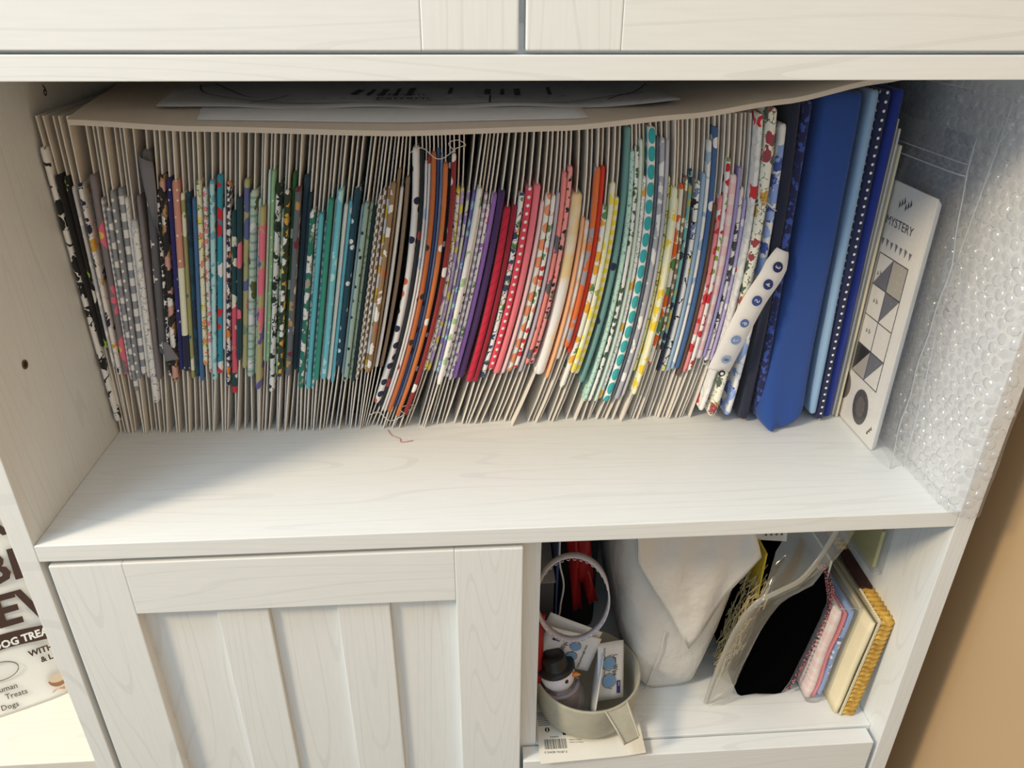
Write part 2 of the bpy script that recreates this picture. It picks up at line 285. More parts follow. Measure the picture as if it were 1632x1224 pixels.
# ------------------------------------------------------------------ fabric bolts
card_m = plain('white_backing_board', (240, 234, 226), .8)
ROWS = [   # centre, lean, bow, foot, top, thickness, label, print
(0.0045,0.0000,0.0000,0.014,0.245,0.0046,'white bolt with black brush strokes against the left cabinet wall',P(W,B([K],30,.4),L(K,26))),
(0.0087,0.0041,0.0000,0.085,0.225,0.0025,'plain black bolt second from the left cabinet wall',P(K)),
(0.0131,0.0228,0.0000,0.083,0.224,0.0023,'black bolt with lime green leaves near the left wall',P(K,B([LIME,W],34,.28))),
(0.0166,0.0344,0.0000,0.067,0.217,0.0023,'pale grey bolt with faint white bands, fourth from the left',P(GR,N(W,26,.56))),
(0.0205,0.0466,0.0000,0.060,0.219,0.0031,'white bolt with gold bloom on top and navy sprigs',P(W,B([GOLD,NAVY],22,.42),L(GR,20))),
(0.0273,0.0790,0.0000,0.059,0.225,0.0050,'mauve grey bolt with pink flowers near the left end',P(MAUVE,F(PINK,62,.34,6,.55))),
(0.0318,0.0838,0.0000,0.054,0.208,0.0025,'white and grey mini check bolt beside the mauve one',P(W,G(GR2,5))),
(0.0354,0.0890,0.0000,0.044,0.201,0.0032,'white bolt with large grey half dots',P(W,D(GR2,15,.34,0))),
(0.0394,0.0976,0.0000,0.055,0.214,0.0029,'mid grey bolt with tiny white dots',P(GR2,D(W,8,.16,0))),
(0.0438,0.1043,0.0000,0.058,0.215,0.0041,'grey and white broad stripe bolt',P(W,S(GR2,13,.5,1))),
(0.0476,0.1044,0.0000,0.055,0.208,0.0027,'white bolt with faint grey leaf outlines',P(W,L(GR,10))),
(0.0518,0.1044,0.0000,0.032,0.191,0.0051,'off-white bolt with grey line drawn flowers reaching low',P(OFF,L(GR2,12),N(GR,30,.66))),
(0.0570,0.1114,0.0000,0.054,0.210,0.0035,'plain taupe grey bolt left of the dark grey blossom bolt',P(MAUVE)),
(0.0637,0.1304,0.0000,0.078,0.243,0.0065,'dark grey bolt with white blossoms and a loose folded flap',P(DGR,F(W,26,.2,4,.75))),
(0.0693,0.1398,0.0000,0.057,0.214,0.0023,'black bolt with white outlined leaves',P(K,L(W,11),B([W],20,.3))),
(0.0729,0.1398,0.0000,0.052,0.225,0.0043,'black bolt with blush petals and tan leaves',P((30,28,34),B([BLUSH,W,TAN],24,.5))),
(0.0785,0.1341,0.0000,0.063,0.223,0.0029,'royal navy bolt sprinkled with tiny stars',P((32,32,110),D(W,14,.06,.8))),
(0.0828,0.1356,0.0000,0.062,0.221,0.0048,'colour blocked bolt of dusty pink, cream and navy',P(V([(NAVY,.2),(CREAM,.55),(ROSE,.8)]),D(CREAM,9,.1,1))),
(0.0871,0.1357,0.0000,0.054,0.211,0.0030,'olive and blue bolt with orange blooms',P((150,150,100),B([(60,90,130),ORANGE,CREAM],40,.5))),
(0.0910,0.1375,0.0000,0.055,0.211,0.0038,'dark teal navy mottled bolt',P((28,48,70),N((20,70,90),14,.5))),
(0.0953,0.1454,0.0000,0.052,0.208,0.0030,'plain denim blue bolt among florals',P((62,104,152))),
(0.0989,0.1467,0.0000,0.067,0.221,0.0034,'yellow and coral mixed flower bolt',P(CREAM,F(YEL,16,.4,8,.5),F(CORAL,11,.4,5,.5),L(GREEN,14))),
(0.1028,0.1477,0.0000,0.059,0.215,0.0034,'pink and green meadow flower bolt',P(W,F(PINK,10,.4,6,.6),F(GREEN,9,.35,4,.5),F(YEL,22,.3,8,.5))),
(0.1076,0.1627,0.0000,0.053,0.221,0.0034,'pale aqua bolt with teal patches',P((170,212,222),B([TEAL,(110,170,190)],16,.4))),
(0.1125,0.1697,0.0000,0.059,0.225,0.0038,'teal blue bolt with red birds',P((40,140,165),B([RED,NAVY,W],26,.4))),
(0.1159,0.1697,0.0000,0.081,0.200,0.0022,'thin plain lilac white bolt left of the script print',P((205,208,222))),
(0.1188,0.1698,0.0000,0.046,0.219,0.0030,'navy and white bolt with script lettering print',P(W,N(NAVY,7,.5),B([ORANGE],40,.25))),
(0.1236,0.1614,0.0000,0.039,0.197,0.0045,'dark green bolt with cream squares and rose red lower half',P(V([(RED,.04),((18,66,72),.12),((205,85,105),.5),((18,66,72),.9)]),B([CREAM],30,.33))),
(0.1277,0.1615,0.0000,0.071,0.208,0.0030,'deep teal bolt with one pink patch',P((14,62,74),B([PINK],60,.3))),
(0.1322,0.1673,0.0000,0.062,0.221,0.0044,'olive, pink and blue bolt with organic shapes',P((168,166,120),B([PINK,(90,100,150),(120,140,120)],34,.5))),
(0.1377,0.1686,0.0000,0.055,0.213,0.0058,'sage bolt with pale and dark leaf print',P((180,200,188),S((140,168,156),7,.3,1),B([W,(90,98,50)],30,.48))),
(0.1422,0.1691,0.0000,0.056,0.206,0.0025,'pale mint bolt with red sprigs',P((190,214,208),L(RED,16))),
(0.1456,0.1694,0.0000,0.046,0.202,0.0036,'khaki bolt with purple figures and pink rose',P((170,164,118),B([(88,84,150),PINK],44,.48))),
(0.1491,0.1717,0.0000,0.069,0.228,0.0023,'thin mint white bolt standing taller than neighbours',P((200,222,214))),
(0.1520,0.1721,0.0000,0.069,0.228,0.0027,'light green bolt with small dashes',P((140,184,142),D(W,7,.1,.8))),
(0.1560,0.1724,0.0000,0.040,0.218,0.0046,'white bolt with big dark monstera leaves',P(W,B([(30,56,36)],17,.5),L(K,15))),
(0.1601,0.1727,0.0000,0.055,0.198,0.0028,'sage and white tropical leaf bolt',P((150,178,140),B([W,(40,66,44)],12,.45))),
(0.1634,0.1732,0.0000,0.057,0.214,0.0031,'dark green bolt with golden flowers',P((36,58,40),B([GOLD,W,YEL],14,.42))),
(0.1670,0.1759,0.0000,0.059,0.226,0.0031,'bottle green bolt with one white chevron corner',P((48,102,54),D((190,220,190),40,.1,.8))),
(0.1709,0.1785,0.0000,0.058,0.216,0.0036,'slate grey bolt with white and burgundy blooms',P((92,98,108),B([W,(110,30,56),TAN],22,.46))),
(0.1755,0.1841,0.0000,0.060,0.224,0.0042,'tall plain petrol blue bolt',P((26,56,74))),
(0.1792,0.1850,0.0000,0.058,0.211,0.0023,'shorter plain petrol blue bolt beside the tall one',P((24,52,70))),
(0.1825,0.1857,0.0000,0.046,0.199,0.0036,'emerald, white and taupe camouflage bolt',P((30,112,96),N(W,14,.52),N((160,156,140),18,.6))),
(0.1859,0.1863,0.0000,0.046,0.197,0.0024,'white bolt speckled with sage dashes',P((225,230,226),N((110,150,140),5,.52))),
(0.1891,0.1870,0.0000,0.045,0.196,0.0032,'plain turquoise bolt left of the check',P((88,176,194))),
(0.1923,0.1875,0.0000,0.042,0.189,0.0024,'turquoise and white check bolt',P((96,180,196),C(W,7))),
(0.1954,0.1880,0.0000,0.053,0.207,0.0032,'plain sea green bolt',P((42,140,120))),
(0.1985,0.1884,0.0000,0.054,0.205,0.0022,'thin white bolt beside the sea green one',P(W)),
(0.2018,0.1889,0.0000,0.054,0.214,0.0036,'light turquoise bolt with faint leaves',P((104,186,204),B([(170,215,220)],22,.4))),
(0.2060,0.1951,0.0000,0.050,0.202,0.0032,'plain pale lilac white bolt among turquoise ones',P((216,216,232))),
(0.2094,0.1953,0.0000,0.047,0.204,0.0028,'turquoise bolt with white dots',P((96,180,200),D(W,13,.3,.3))),
(0.2135,0.1955,0.0000,0.063,0.214,0.0047,'dark teal bolt with scattered white seeds',P((20,66,84),D(W,15,.13,.9))),
(0.2181,0.2042,0.0000,0.054,0.201,0.0024,'plain blue grey bolt',P((150,168,178))),
(0.2215,0.2024,0.0000,0.051,0.204,0.0032,'sage bolt with black specks',P((140,166,158),D(K,11,.13,.8))),
(0.2248,0.2024,0.0000,0.049,0.202,0.0028,'sage bolt with mossy speckle',P((156,182,172),N((110,140,132),5,.58))),
(0.2277,0.2024,0.0000,0.047,0.199,0.0022,'thin dark pine green bolt before the checks',P((22,56,60))),
(0.2306,0.2025,0.0002,0.050,0.209,0.0028,'white and tan check bolt, left of two',P(W,C((134,112,84),6.5))),
(0.2336,0.2026,0.0005,0.058,0.214,0.0028,'white and tan check bolt, right of two',P(W,C((140,116,86),7))),
(0.2367,0.2028,0.0008,0.058,0.214,0.0026,'white bolt with yellow and tan flowers',P(W,B([(226,180,70),TAN],24,.4))),
(0.2397,0.2037,0.0011,0.059,0.219,0.0027,'tan bolt with rust and white florals',P((142,116,84),B([W,(190,90,40)],18,.4))),
(0.2426,0.2048,0.0015,0.059,0.228,0.0024,'plain khaki brown bolt behind the tan floral',P((136,116,88))),
(0.2456,0.2066,0.0021,0.060,0.214,0.0030,'plain cream white bolt with no print',P(OFF)),
(0.2494,0.2066,0.0034,0.060,0.222,0.0030,'thin taupe bolt left of the spotted bundle',P((128,108,90))),
(0.2555,0.2090,0.0059,0.025,0.243,0.0058,'tall white bolt with navy and rust spots, widest of tied bundle',P(OFF,D(NAVY,15,.2,.9),D((190,96,48),22,.14,.9))),
(0.2600,0.2102,0.0059,0.021,0.242,0.0026,'tall black navy bolt with few dots in tied bundle',P((26,28,40),D((150,50,50),30,.13,.9))),
(0.2629,0.2112,0.0059,0.017,0.234,0.0022,'tall white bolt with blue smudges in tied bundle',P(OFF,D((170,190,220),40,.15,.9))),
(0.2655,0.2118,0.0059,0.016,0.238,0.0023,'tall white bolt with red and rust dots in tied bundle',P(OFF,D((170,60,40),24,.14,.9))),
(0.2686,0.2123,0.0059,0.020,0.241,0.0031,'tall rust brown bolt with dark dots',P((178,96,46),D(K,22,.12,.9))),
(0.2717,0.2126,0.0059,0.022,0.243,0.0023,'tall cobalt blue bolt in tied bundle',P((60,96,156),D(NAVY,20,.15,.9))),
(0.2744,0.2128,0.0059,0.022,0.239,0.0022,'tall light blue bolt in tied bundle',P((134,162,200))),
(0.2774,0.2128,0.0059,0.016,0.233,0.0032,'tall rust orange bolt with white dots',P((190,106,52),D(W,26,.12,.9))),
(0.2805,0.2128,0.0059,0.017,0.238,0.0023,'tall black bolt with white dots in tied bundle',P((34,30,34),D(W,18,.13,.9))),
(0.2836,0.2128,0.0059,0.016,0.240,0.0031,'tall dark red bolt with white dots, right of tied bundle',P((132,34,34),D(W,24,.17,.9))),
(0.2874,0.2129,0.0059,0.057,0.213,0.0037,'white bolt with purple and yellow outlined flowers',P((235,228,235),B([(160,136,196),YEL,W],26,.55),L((70,50,90),13))),
(0.2910,0.2129,0.0059,0.055,0.213,0.0028,'lilac bolt with white and lemon flowers',P((178,158,206),B([W,YEL],16,.48))),
(0.2966,0.2124,0.0033,0.055,0.211,0.0024,'cream bolt with lilac patches',P((226,214,190),B([(150,130,190)],22,.45))),
(0.3004,0.2212,0.0022,0.053,0.211,0.0024,'violet blue bolt with light blue flowers',P((116,108,168),F((130,190,225),14,.4,5,.7))),
(0.3037,0.2213,0.0025,0.046,0.214,0.0038,'white bolt with soft green leaves before the purples',P((228,230,224),B([(150,180,140)],26,.34))),
(0.3070,0.2214,0.0026,0.048,0.198,0.0022,'white bolt with tiny purple specks',P((232,228,236),D((70,50,100),9,.14,.6))),
(0.3099,0.2214,0.0027,0.049,0.209,0.0028,'purple and white gingham bolt',P(W,G((110,76,150),7))),
(0.3129,0.2214,0.0028,0.046,0.200,0.0026,'white bolt with pink and green buds',P((228,220,226),B([PINK,GREEN,(150,110,180)],10,.4))),
(0.3166,0.2213,0.0029,0.047,0.208,0.0042,'violet bolt with white squares',P((140,100,176),C2(W,15))),
(0.3219,0.2204,0.0033,0.048,0.210,0.0051,'plain deep purple bolt',P((66,36,92))),
(0.3290,0.2037,0.0036,0.044,0.197,0.0061,'crimson bolt with faint diagonal lines',P((184,22,56),S((150,14,44),9,.12,2))),
(0.3342,0.2037,0.0039,0.044,0.199,0.0036,'plain dark cherry red bolt',P((140,12,40))),
(0.3387,0.1993,0.0043,0.048,0.208,0.0043,'white bolt with navy, red and yellow garden print',P(W,B([(40,60,100),PINK,YEL,GREEN],15,.48),L(K,14))),
(0.3440,0.2007,0.0047,0.056,0.213,0.0055,'coral red bolt with white polka dots',P((206,62,84),D(W,6.5,.2,0))),
(0.3499,0.1988,0.0050,0.052,0.215,0.0054,'plain salmon pink bolt',P((216,112,124))),
(0.3554,0.1986,0.0051,0.052,0.202,0.0030,'thin pale pink bolt right of the salmon one',P((226,190,194))),
(0.3600,0.1918,0.0053,0.053,0.207,0.0045,'blush bolt with peach circles',P((238,222,212),D((230,140,100),14,.34,.25))),
(0.3645,0.1890,0.0054,0.056,0.206,0.0035,'white bolt with strawberries and leaves',P((236,226,220),B([RED,GREEN,(230,140,110)],14,.4))),
(0.3689,0.1773,0.0055,0.052,0.208,0.0030,'plain lilac grey bolt between strawberry and rose bolts',P((176,166,178))),
(0.3724,0.1773,0.0057,0.060,0.224,0.0034,'coral pink bolt with grey patches',P((222,130,124),B([(90,90,100)],46,.34))),
(0.3764,0.1772,0.0059,0.058,0.228,0.0039,'rose bolt with black flowers',P((226,150,150),B([K,RED,(90,110,80)],11,.42))),
(0.3849,0.1576,0.0059,0.049,0.207,0.0094,'wide white and peach dyed bolt, thick and rolled',P((246,236,224),N((244,196,150),60,.5))),
(0.3918,0.1491,0.0059,0.046,0.189,0.0025,'thin plain peach bolt',P((226,164,120))),
(0.3955,0.1490,0.0059,0.064,0.186,0.0040,'white bolt with peach dyed bands',P((240,228,218),N((240,180,136),40,.48))),
(0.3998,0.1488,0.0059,0.076,0.228,0.0039,'orange bolt with grey blooms',P((206,104,46),B([(150,146,156)],30,.45))),
(0.4041,0.1487,0.0059,0.069,0.228,0.0039,'plain vermilion red bolt',P((196,52,30))),
(0.4084,0.1485,0.0059,0.036,0.198,0.0040,'white bolt with oranges and golden fruit, hanging lowest',P((244,234,214),B([(230,160,50),ORANGE,GREEN],20,.48))),
(0.4128,0.1484,0.0059,0.051,0.216,0.0040,'cream bolt with lemon yellow florals',P((240,234,196),B([YEL,(150,170,90)],22,.38))),
(0.4171,0.1484,0.0059,0.049,0.204,0.0040,'yellow and white gingham bolt',P(W,G((240,200,40),8))),
(0.4237,0.1384,0.0059,0.040,0.257,0.0043,'tall dusty teal bolt with few dark squares',P((98,142,142),D(NAVY,34,.1,.8))),
(0.4297,0.1133,0.0059,0.022,0.240,0.0033,'mint bolt with fine line leaves',P((176,208,198),L((90,140,130),9))),
(0.4337,0.1079,0.0059,0.022,0.243,0.0031,'white bolt with dark green fern leaves',P((226,232,224),B([(60,90,70)],12,.42))),
(0.4381,0.0961,0.0059,0.021,0.248,0.0031,'plain pale sage bolt beside the ferns',P((196,214,204))),
(0.4416,0.0959,0.0059,0.023,0.220,0.0032,'white bolt with olive fern stripes',P((228,232,220),L((70,110,70),6),B([GOLD],50,.25))),
(0.4472,0.0896,0.0059,0.021,0.257,0.0064,'tall teal bolt with white oval lattice',P(W,O((44,156,164),24))),
(0.4519,0.0893,0.0059,0.023,0.250,0.0022,'thin dark slate bolt right of the teal lattice',P((84,92,108))),
(0.4555,0.0880,0.0059,0.023,0.249,0.0041,'tall grey bolt with white flowers',P((160,162,172),N(W,18,.56))),
(0.4595,0.0853,0.0057,0.026,0.248,0.0027,'tall plain light grey bolt',P((172,172,184))),
(0.4624,0.0832,0.0057,0.050,0.220,0.0023,'pale lemon bolt with thin outlines',P((238,230,170),L((110,110,70),16))),
(0.4660,0.0779,0.0056,0.031,0.213,0.0035,'cream bolt with yellow bananas',P((248,236,190),B([(246,190,40)],24,.4))),
(0.4696,0.0763,0.0055,0.046,0.203,0.0028,'pale cream bolt with small leaf and lemon print',P((246,238,206),B([YEL,GREEN],18,.3))),
(0.4733,0.0747,0.0054,0.057,0.214,0.0036,'white bolt with orange clementines and leaves',P((240,232,214),B([(230,96,30),GREEN],20,.5))),
(0.4768,0.0730,0.0052,0.070,0.220,0.0023,'thin brown patchwork bolt',P((140,112,96),B([CREAM,TEAL],14,.4))),
(0.4798,0.0711,0.0051,0.071,0.226,0.0027,'teal and olive patchwork bolt',P((100,160,160),B([(160,156,90),NAVY,W],16,.48))),
(0.4831,0.0681,0.0050,0.049,0.193,0.0028,'dark navy bolt left of the bee print',P((28,36,56))),
(0.4872,0.0657,0.0049,0.049,0.216,0.0043,'white bolt with bees and fish outlines',P((232,234,240),B([K,YEL,(110,130,170)],22,.3),L(K,20))),
(0.4913,0.0653,0.0049,0.049,0.222,0.0032,'plain light steel blue bolt',P((140,166,192))),
(0.4948,0.0650,0.0049,0.051,0.247,0.0031,'tall white bolt with pale blue patches',P((222,226,234),N((150,176,200),22,.6))),
(0.4985,0.0648,0.0049,0.052,0.257,0.0035,'tall denim blue bolt with white bits',P((56,92,142),D(W,30,.14,.9))),
(0.5022,0.0645,0.0049,0.044,0.198,0.0032,'plain chocolate brown bolt',P((96,70,56))),
(0.5058,0.0643,0.0049,0.049,0.205,0.0032,'pink bolt with white and cherry patches',P((214,130,136),B([W,RED],20,.45))),
(0.5094,0.0640,0.0049,0.051,0.234,0.0032,'white bolt with red roses and olive leaves',P((236,226,220),B([(190,30,44),(130,150,60)],18,.46))),
(0.5144,0.0638,0.0049,0.062,0.221,0.0062,'pale pink and white gingham bolt',P((244,232,230),G((232,182,186),17))),
(0.5192,0.0635,0.0049,0.063,0.227,0.0027,'plain lavender bolt right of pink gingham',P((150,140,190))),
(0.5228,0.0632,0.0049,0.055,0.211,0.0037,'blush bolt with dark branches and lilac blooms',P((238,214,212),B([(60,70,70),(150,120,180)],22,.3),L((70,70,70),22))),
(0.5262,0.0630,0.0049,0.060,0.202,0.0024,'thin lavender bolt with white flecks',P((170,158,200),D(W,16,.2,.8))),
(0.5302,0.0604,0.0046,0.013,0.267,0.0043,'white fabric length with faint stripes and red berries at its foot',P((226,226,228),N((200,204,206),9,.55),B([RED],60,.2)),1),
(0.5373,0.0512,0.0037,0.010,0.272,0.0072,'cream fabric length with roses and butterflies',P((236,228,206),B([(150,60,70),(70,90,80),(190,150,70)],26,.4),L((90,70,60),13)),1),
(0.5492,0.0287,0.0026,0.008,0.260,0.0063,'white fabric length with blue watercolour flowers',P((226,230,242),B([(60,84,160),(130,156,214)],22,.5),N((140,164,216),26,.56)),1),
(0.5596,-0.0029,0.0016,0.004,0.276,0.0084,'plain midnight navy fabric length',P((20,26,50)),1),
(0.5680,-0.0156,0.0001,0.007,0.276,0.0062,'navy fabric length with swirling blue print',P((18,24,72),N((50,74,150),9,.56)),1),
(0.5934,-0.0147,0.0000,0.016,0.280,0.0377,'ROYAL',P(K),2),
(0.6170,-0.0221,0.0000,0.009,0.284,0.0066,'plain light blue fabric length right of the royal blue one',P((130,160,192)),1),
(0.6249,-0.0165,0.0000,0.003,0.284,0.0084,'navy fabric length with white polka dots',P((20,28,66),D(W,6.5,.17,0)),1),
(0.6352,-0.0057,0.0000,0.003,0.284,0.0096,'bright royal blue fabric length beside the cream envelopes',P((22,44,130)),1),
]
FRONT = {32: 0.0042, 37: 0.0037, 39: 0.0042, 42: 0.0043, 44: 0.0038, 46: 0.0038, 48: 0.0042, 53: 0.0038, 59: 0.0038, 67: 0.0037, 70: 0.0038, 72: 0.0038, 77: 0.0043, 112: 0.0040}   # bolts whose front fold is fuller than the squeezed body
ZM, HH, YB, BH = .135, .085, .150, .2660
def cx(r, z): return r[0]+r[1]*(z-ZM)+r[2]*(1-((z-ZM)/HH)**2)
def relax(xs, gap):
    xs = list(xs); x0 = list(xs)
    for _ in range(400):
        for i in range(len(xs)-1):
            d = gap-(xs[i+1]-xs[i])
            if d > 0: xs[i] -= d/2; xs[i+1] += d/2
        xs[0] = max(xs[0], .0012)
        for i in range(1, len(xs)): xs[i] = max(xs[i], xs[i-1]+gap)
    return xs
bolts = [r for r in ROWS if len(r) < 9]
tops = relax([cx(r, BH)+rnd.uniform(-.0002, .0002) for r in bolts], .0017)
bots = relax([cx(r, 0)+rnd.uniform(-.0019, .0019) for r in bolts], .0017)
def wrap(r, y0, depth, nz, wobble, mat, parent, name='fabric_wrap', front=None):
    a, s, b, z0, z1, t = r[:6]; rings = []; uvs = []; h = t/2; ph = rnd.uniform(0, 6); fr = rnd.uniform(25, 60); na = 7
    zs = [z0, z0+.0008]+[z0+.003+(z1-z0-.006)*i/nz for i in range(nz+1)]+[z1-.0008, z1]
    for z in zs:
        e = min(z-z0, z1-z); k = .62 if e <= 0 else (.86 if e < .002 else 1.0)
        w = h*k*(1-wobble*(.5+.5*math.sin(z*fr*2+ph))); c = cx(r, z); yy = y0+(1-k)*.003+wobble*.004*math.sin(z*fr*.6+ph)
        ry = min(max(w*1.1, .0018), .006)
        wf = w*front/t if front else w; fd = .0052 if front else 0
        prof = [(w, depth, None), (w, depth*.5, None), (w, max(ry*2.2, fd*1.25), None)]+([(wf, fd*.78, None)] if front else [])+[(wf*math.cos(q), (ry-ry*math.sin(q)) if not front else fd*.5-fd*.5*math.sin(q), None) for q in [math.pi*i/(na+1) for i in range(na+2)]]+([(-wf, fd*.78, None)] if front else [])+[(-w, max(ry*2.2, fd*1.25), None), (-w, depth*.5, None), (-w, depth, None)]
        ring = [(c+p[0], yy+p[1], z) for p in prof]; d = [0.0]
        for i in range(1, len(ring)): d.append(d[-1]+math.dist(ring[i][:2], ring[i-1][:2]))
        rings.append(ring); uvs += [(x-d[-1]/2, z-z0) for x in d]
    m = MB().loft(rings); return mesh(name, m.v, m.f, mat, parent, True, uvs)
def board(r, xt, xb, y0, parent):
    yaw = .008 if r[6].startswith('wide white and peach') else .003 if r[6].startswith('dark grey bolt') else 0.0
    z0, z1 = r[3], r[4]; rings = []; th = .0005
    dt = xt-cx(r, BH); db = xb-cx(r, 0)
    for i in range(13):
        z = .0004+BH*i/12; x = cx(r, z)
        if z > z1: x += dt*((z-z1)/(BH-z1))
        if z < z0: x += db*((z0-z)/z0)
        k = yaw*max(0, 1-z/.09); yf = y0-k*1.2
        rings.append([(x-th-k, yf, z), (x+th-k, yf, z), (x+th, y0+.171, z), (x-th, y0+.171, z)])
    MB().loft(rings).build('backing_board', card_m, parent)
GRP = 'fabric wrapped boards filed along the shelf'
for i, r in enumerate(ROWS):
    big = len(r) > 8
    if big and r[8] == 2: continue
    o = empty('fabric_length' if big else 'fabric_bolt'); tag(o, r[6], 'fabric', 'folded fabric lengths at the right of the shelf' if big else GRP)
    m = fabric_mat(r[7])
    if big: wrap(r, .136+rnd.uniform(-.002, .003), .175, 22, .09, m, o, 'folded_cloth')
    else:
        j = rnd.uniform(-.002, .004); fw = FRONT.get(i)
        wrap(r, .1462+j*.6 if not fw else .1395, .160 if not fw else .166, 14, .05, m, o, 'fabric_wrap', fw); j = j if not fw else -.004; board(r, tops[bolts.index(r)], bots[bolts.index(r)], YB+j, o)

# extra loose pieces of single bolts
def loose(name, pts, mat, parent, th=.0006):
    return slab(name, pts, th, mat, parent)
grey_b = [o for o in bpy.data.objects if o.get('label', '').startswith('dark grey bolt')][0]
gm = fabric_mat(P((112, 112, 120)))
def drape(name, grid, mat, parent, th=.0006):
    nu, nv = len(grid[0]), len(grid); v = []; uv = []
    for k in (0, 1):
        for j, row in enumerate(grid):
            for i, p in enumerate(row): v.append((p[0], p[1]+k*th, p[2])); uv.append((i*.004, j*.004))
    n = nu*nv; f = []
    for j in range(nv-1):
        for i in range(nu-1):
            a = j*nu+i; f.append((a, a+1, a+nu+1, a+nu)); f.append((n+a, n+a+nu, n+a+nu+1, n+a+1))
    rim = [i for i in range(nu)]+[j*nu+nu-1 for j in range(1, nv)]+[(nv-1)*nu+i for i in range(nu-2, -1, -1)]+[j*nu for j in range(nv-2, 0, -1)]
    for a, b in zip(rim, rim[1:]+rim[:1]): f.append((b, a, n+a, n+b))
    return mesh(name, v, f, mat, parent, True, uv)
cg = cx([r for r in ROWS if r[6].startswith('dark grey bolt')][0], .2)
drape('loose_flap', [[(cg+.001+.004*i+.001*math.sin(j), .1455-.006*math.sin(i*.9+j*.4)*(1-j/6), .243-.008*j) for i in range(2+min(j, 1))] for j in range(7)] if False else
      [[(cg+.002+.0028*i*(1-.10*j), .1415-.0030*math.sin(i*1.2+j*.5), .241-.0075*j-.002*i) for i in range(4)] for j in range(8)], gm, grey_b)
cg2 = cx([r for r in ROWS if r[6].startswith('dark grey bolt')][0], .085)
drape('loose_corner', [[(cg2+.003+.0032*i*(.4+.12*j), .1420-.002*math.sin(i*.9+j*.4), .092-.0035*j) for i in range(4)] for j in range(6)], gm, grey_b)

# royal blue folded length: broad front, corner slumped forward onto the shelf
roy = tag(empty('fabric_length'), 'wide royal blue fabric length with a corner slumped on the shelf', 'fabric', 'folded fabric lengths at the right of the shelf')
rings = []; uvs = []
lv = [(.0006, .5745, .5800, .1275, .1240, .22), (.0040, .5690, .6000, .1300, .1235, .45), (.010, .5655, .6105, .1350, .1245, .62), (.018, .5650, .6135, .1375, .1285, .75), (.030, .5665, .6135, .1385, .1325, .9), (.055, .5695, .6125, .1390, .1345, 1), (.10, .5725, .6118, .1392, .1350, 1), (.135, .5735, .6115, .1390, .1352, 1), (.145, .5755, .6115, .1388, .1352, 1), (.19, .5745, .6108, .1390, .1352, 1), (.24, .5735, .6100, .1390, .1355, 1), (.281, .5735, .6095, .1395, .1360, 1), (.2830, .5745, .6085, .1400, .1375, 1)]
for z, a, b, ys, yf, q in lv:
    ring = []; n = 16
    bb_ = min(b, .6112); aa_ = max(a, .5738)
    ring += [(bb_, .30, z), (bb_, .22, z), (bb_, .152, z)]
    for i in range(n+1):
        s_ = i/n; x = b+(a-b)*s_; e = (1-abs(2*s_-1)**4); tip = math.exp(-((s_-.78)/.16)**2)*(1-q)*.012
        ring.append((x, ys+(yf-ys)*e-tip+.012*(1-e)**3, z+(.0006 if z < .001 else 0)*0))
    ring += [(aa_, .152, z), (aa_, .22, z), (aa_, .30, z)]
    rings.append(ring); uvs += [(p[0], p[2]) for p in ring]
m_ = MB().loft(rings); rob = mesh('folded_cloth', m_.v, m_.f, fabric_mat(P((26, 64, 134))), roy, True, uvs)
sub = rob.modifiers.new('soft', 'SUBSURF'); sub.levels = sub.render_levels = 2

# cord loops round the spotted bundle
str_m = plain('white_thread', (224, 220, 214), .8)
for zz, lab in ((.2405, 'white elastic loop round the top of the tied spotted bundle'), (.0165, 'white thread loop round the foot of the tied spotted bundle')):
    bx = [r for r in ROWS if 'tied bundle' in r[6] or r[6].startswith('tall rust')]
    xa, xb_ = cx(bx[0], zz)-.004, cx(bx[-1], zz)+.005
    pts = [(xa+(xb_-xa)*i/10, .1425-.004*math.sin(math.pi*i/10)-.0015*math.sin(i*1.7), zz+.004*math.sin(i*.8)) for i in range(11)]
    pts += [(xb_+.004, .150, zz+.004), (xb_-.002, .1425, zz+.009), (xb_-.009, .1400, zz+.007), (xb_-.004, .1405, zz+.001)]
    tag(MB().tube(smooth_pts(pts, 4), .00035, 5).build('thread_loop', str_m, None, True), lab, 'thread')
tag(MB().tube(smooth_pts([(.2370, .143, .0006), (.2410, .134, .0006), (.2485, .128, .0006), (.2500, .122, .0006), (.2600, .124, .0006)], 5), .0003, 5).build('loose_thread', plain('red_thread', (190, 110, 100), .8), None, True), 'loose red thread lying on the shelf before the bundle', 'thread')
tag(MB().tube(smooth_pts([(.529, .1335, .196), (.536, .131, .203), (.543, .130, .203), (.549, .131, .198), (.553, .1335, .196)], 5), .00035, 5).build('loose_thread', str_m, None, True), 'white thread looped across the cream rose fabric', 'thread')

# numbered paper strip curling out of the fabrics
strip_m = plain('numbered_selvage', (232, 230, 230), .8)
st = tag(empty('selvage_strip'), 'white curled strip with numbered blue circles over the blue floral fabric', 'strip')
cl = smooth_pts([(.5640, .1310, .1640), (.5560, .1255, .1450), (.5440, .1210, .1260), (.5350, .1200, .1030), (.5290, .1225, .0800), (.5250, .1285, .0580)], 6)
grid = []; nn = len(cl)
for j, p in enumerate(cl):
    d = (cl[min(j+1, nn-1)]-cl[max(j-1, 0)]).normalized(); side = Vector((d.z, 0, -d.x)).normalized(); hw = .0100*(1 if j > 3 else .55+.11*j)
    if side.x > 0: side = -side
    grid.append([tuple(p+side*hw*(1-2*i/4)+Vector((0, .0012*abs(i-2)**1.3, 0))) for i in range(5)])
drape('strip', grid, strip_m, st, .0005)
cols = [(30, 40, 96), (38, 56, 120), (52, 76, 148), (84, 110, 172), (126, 150, 200), (160, 174, 204)]
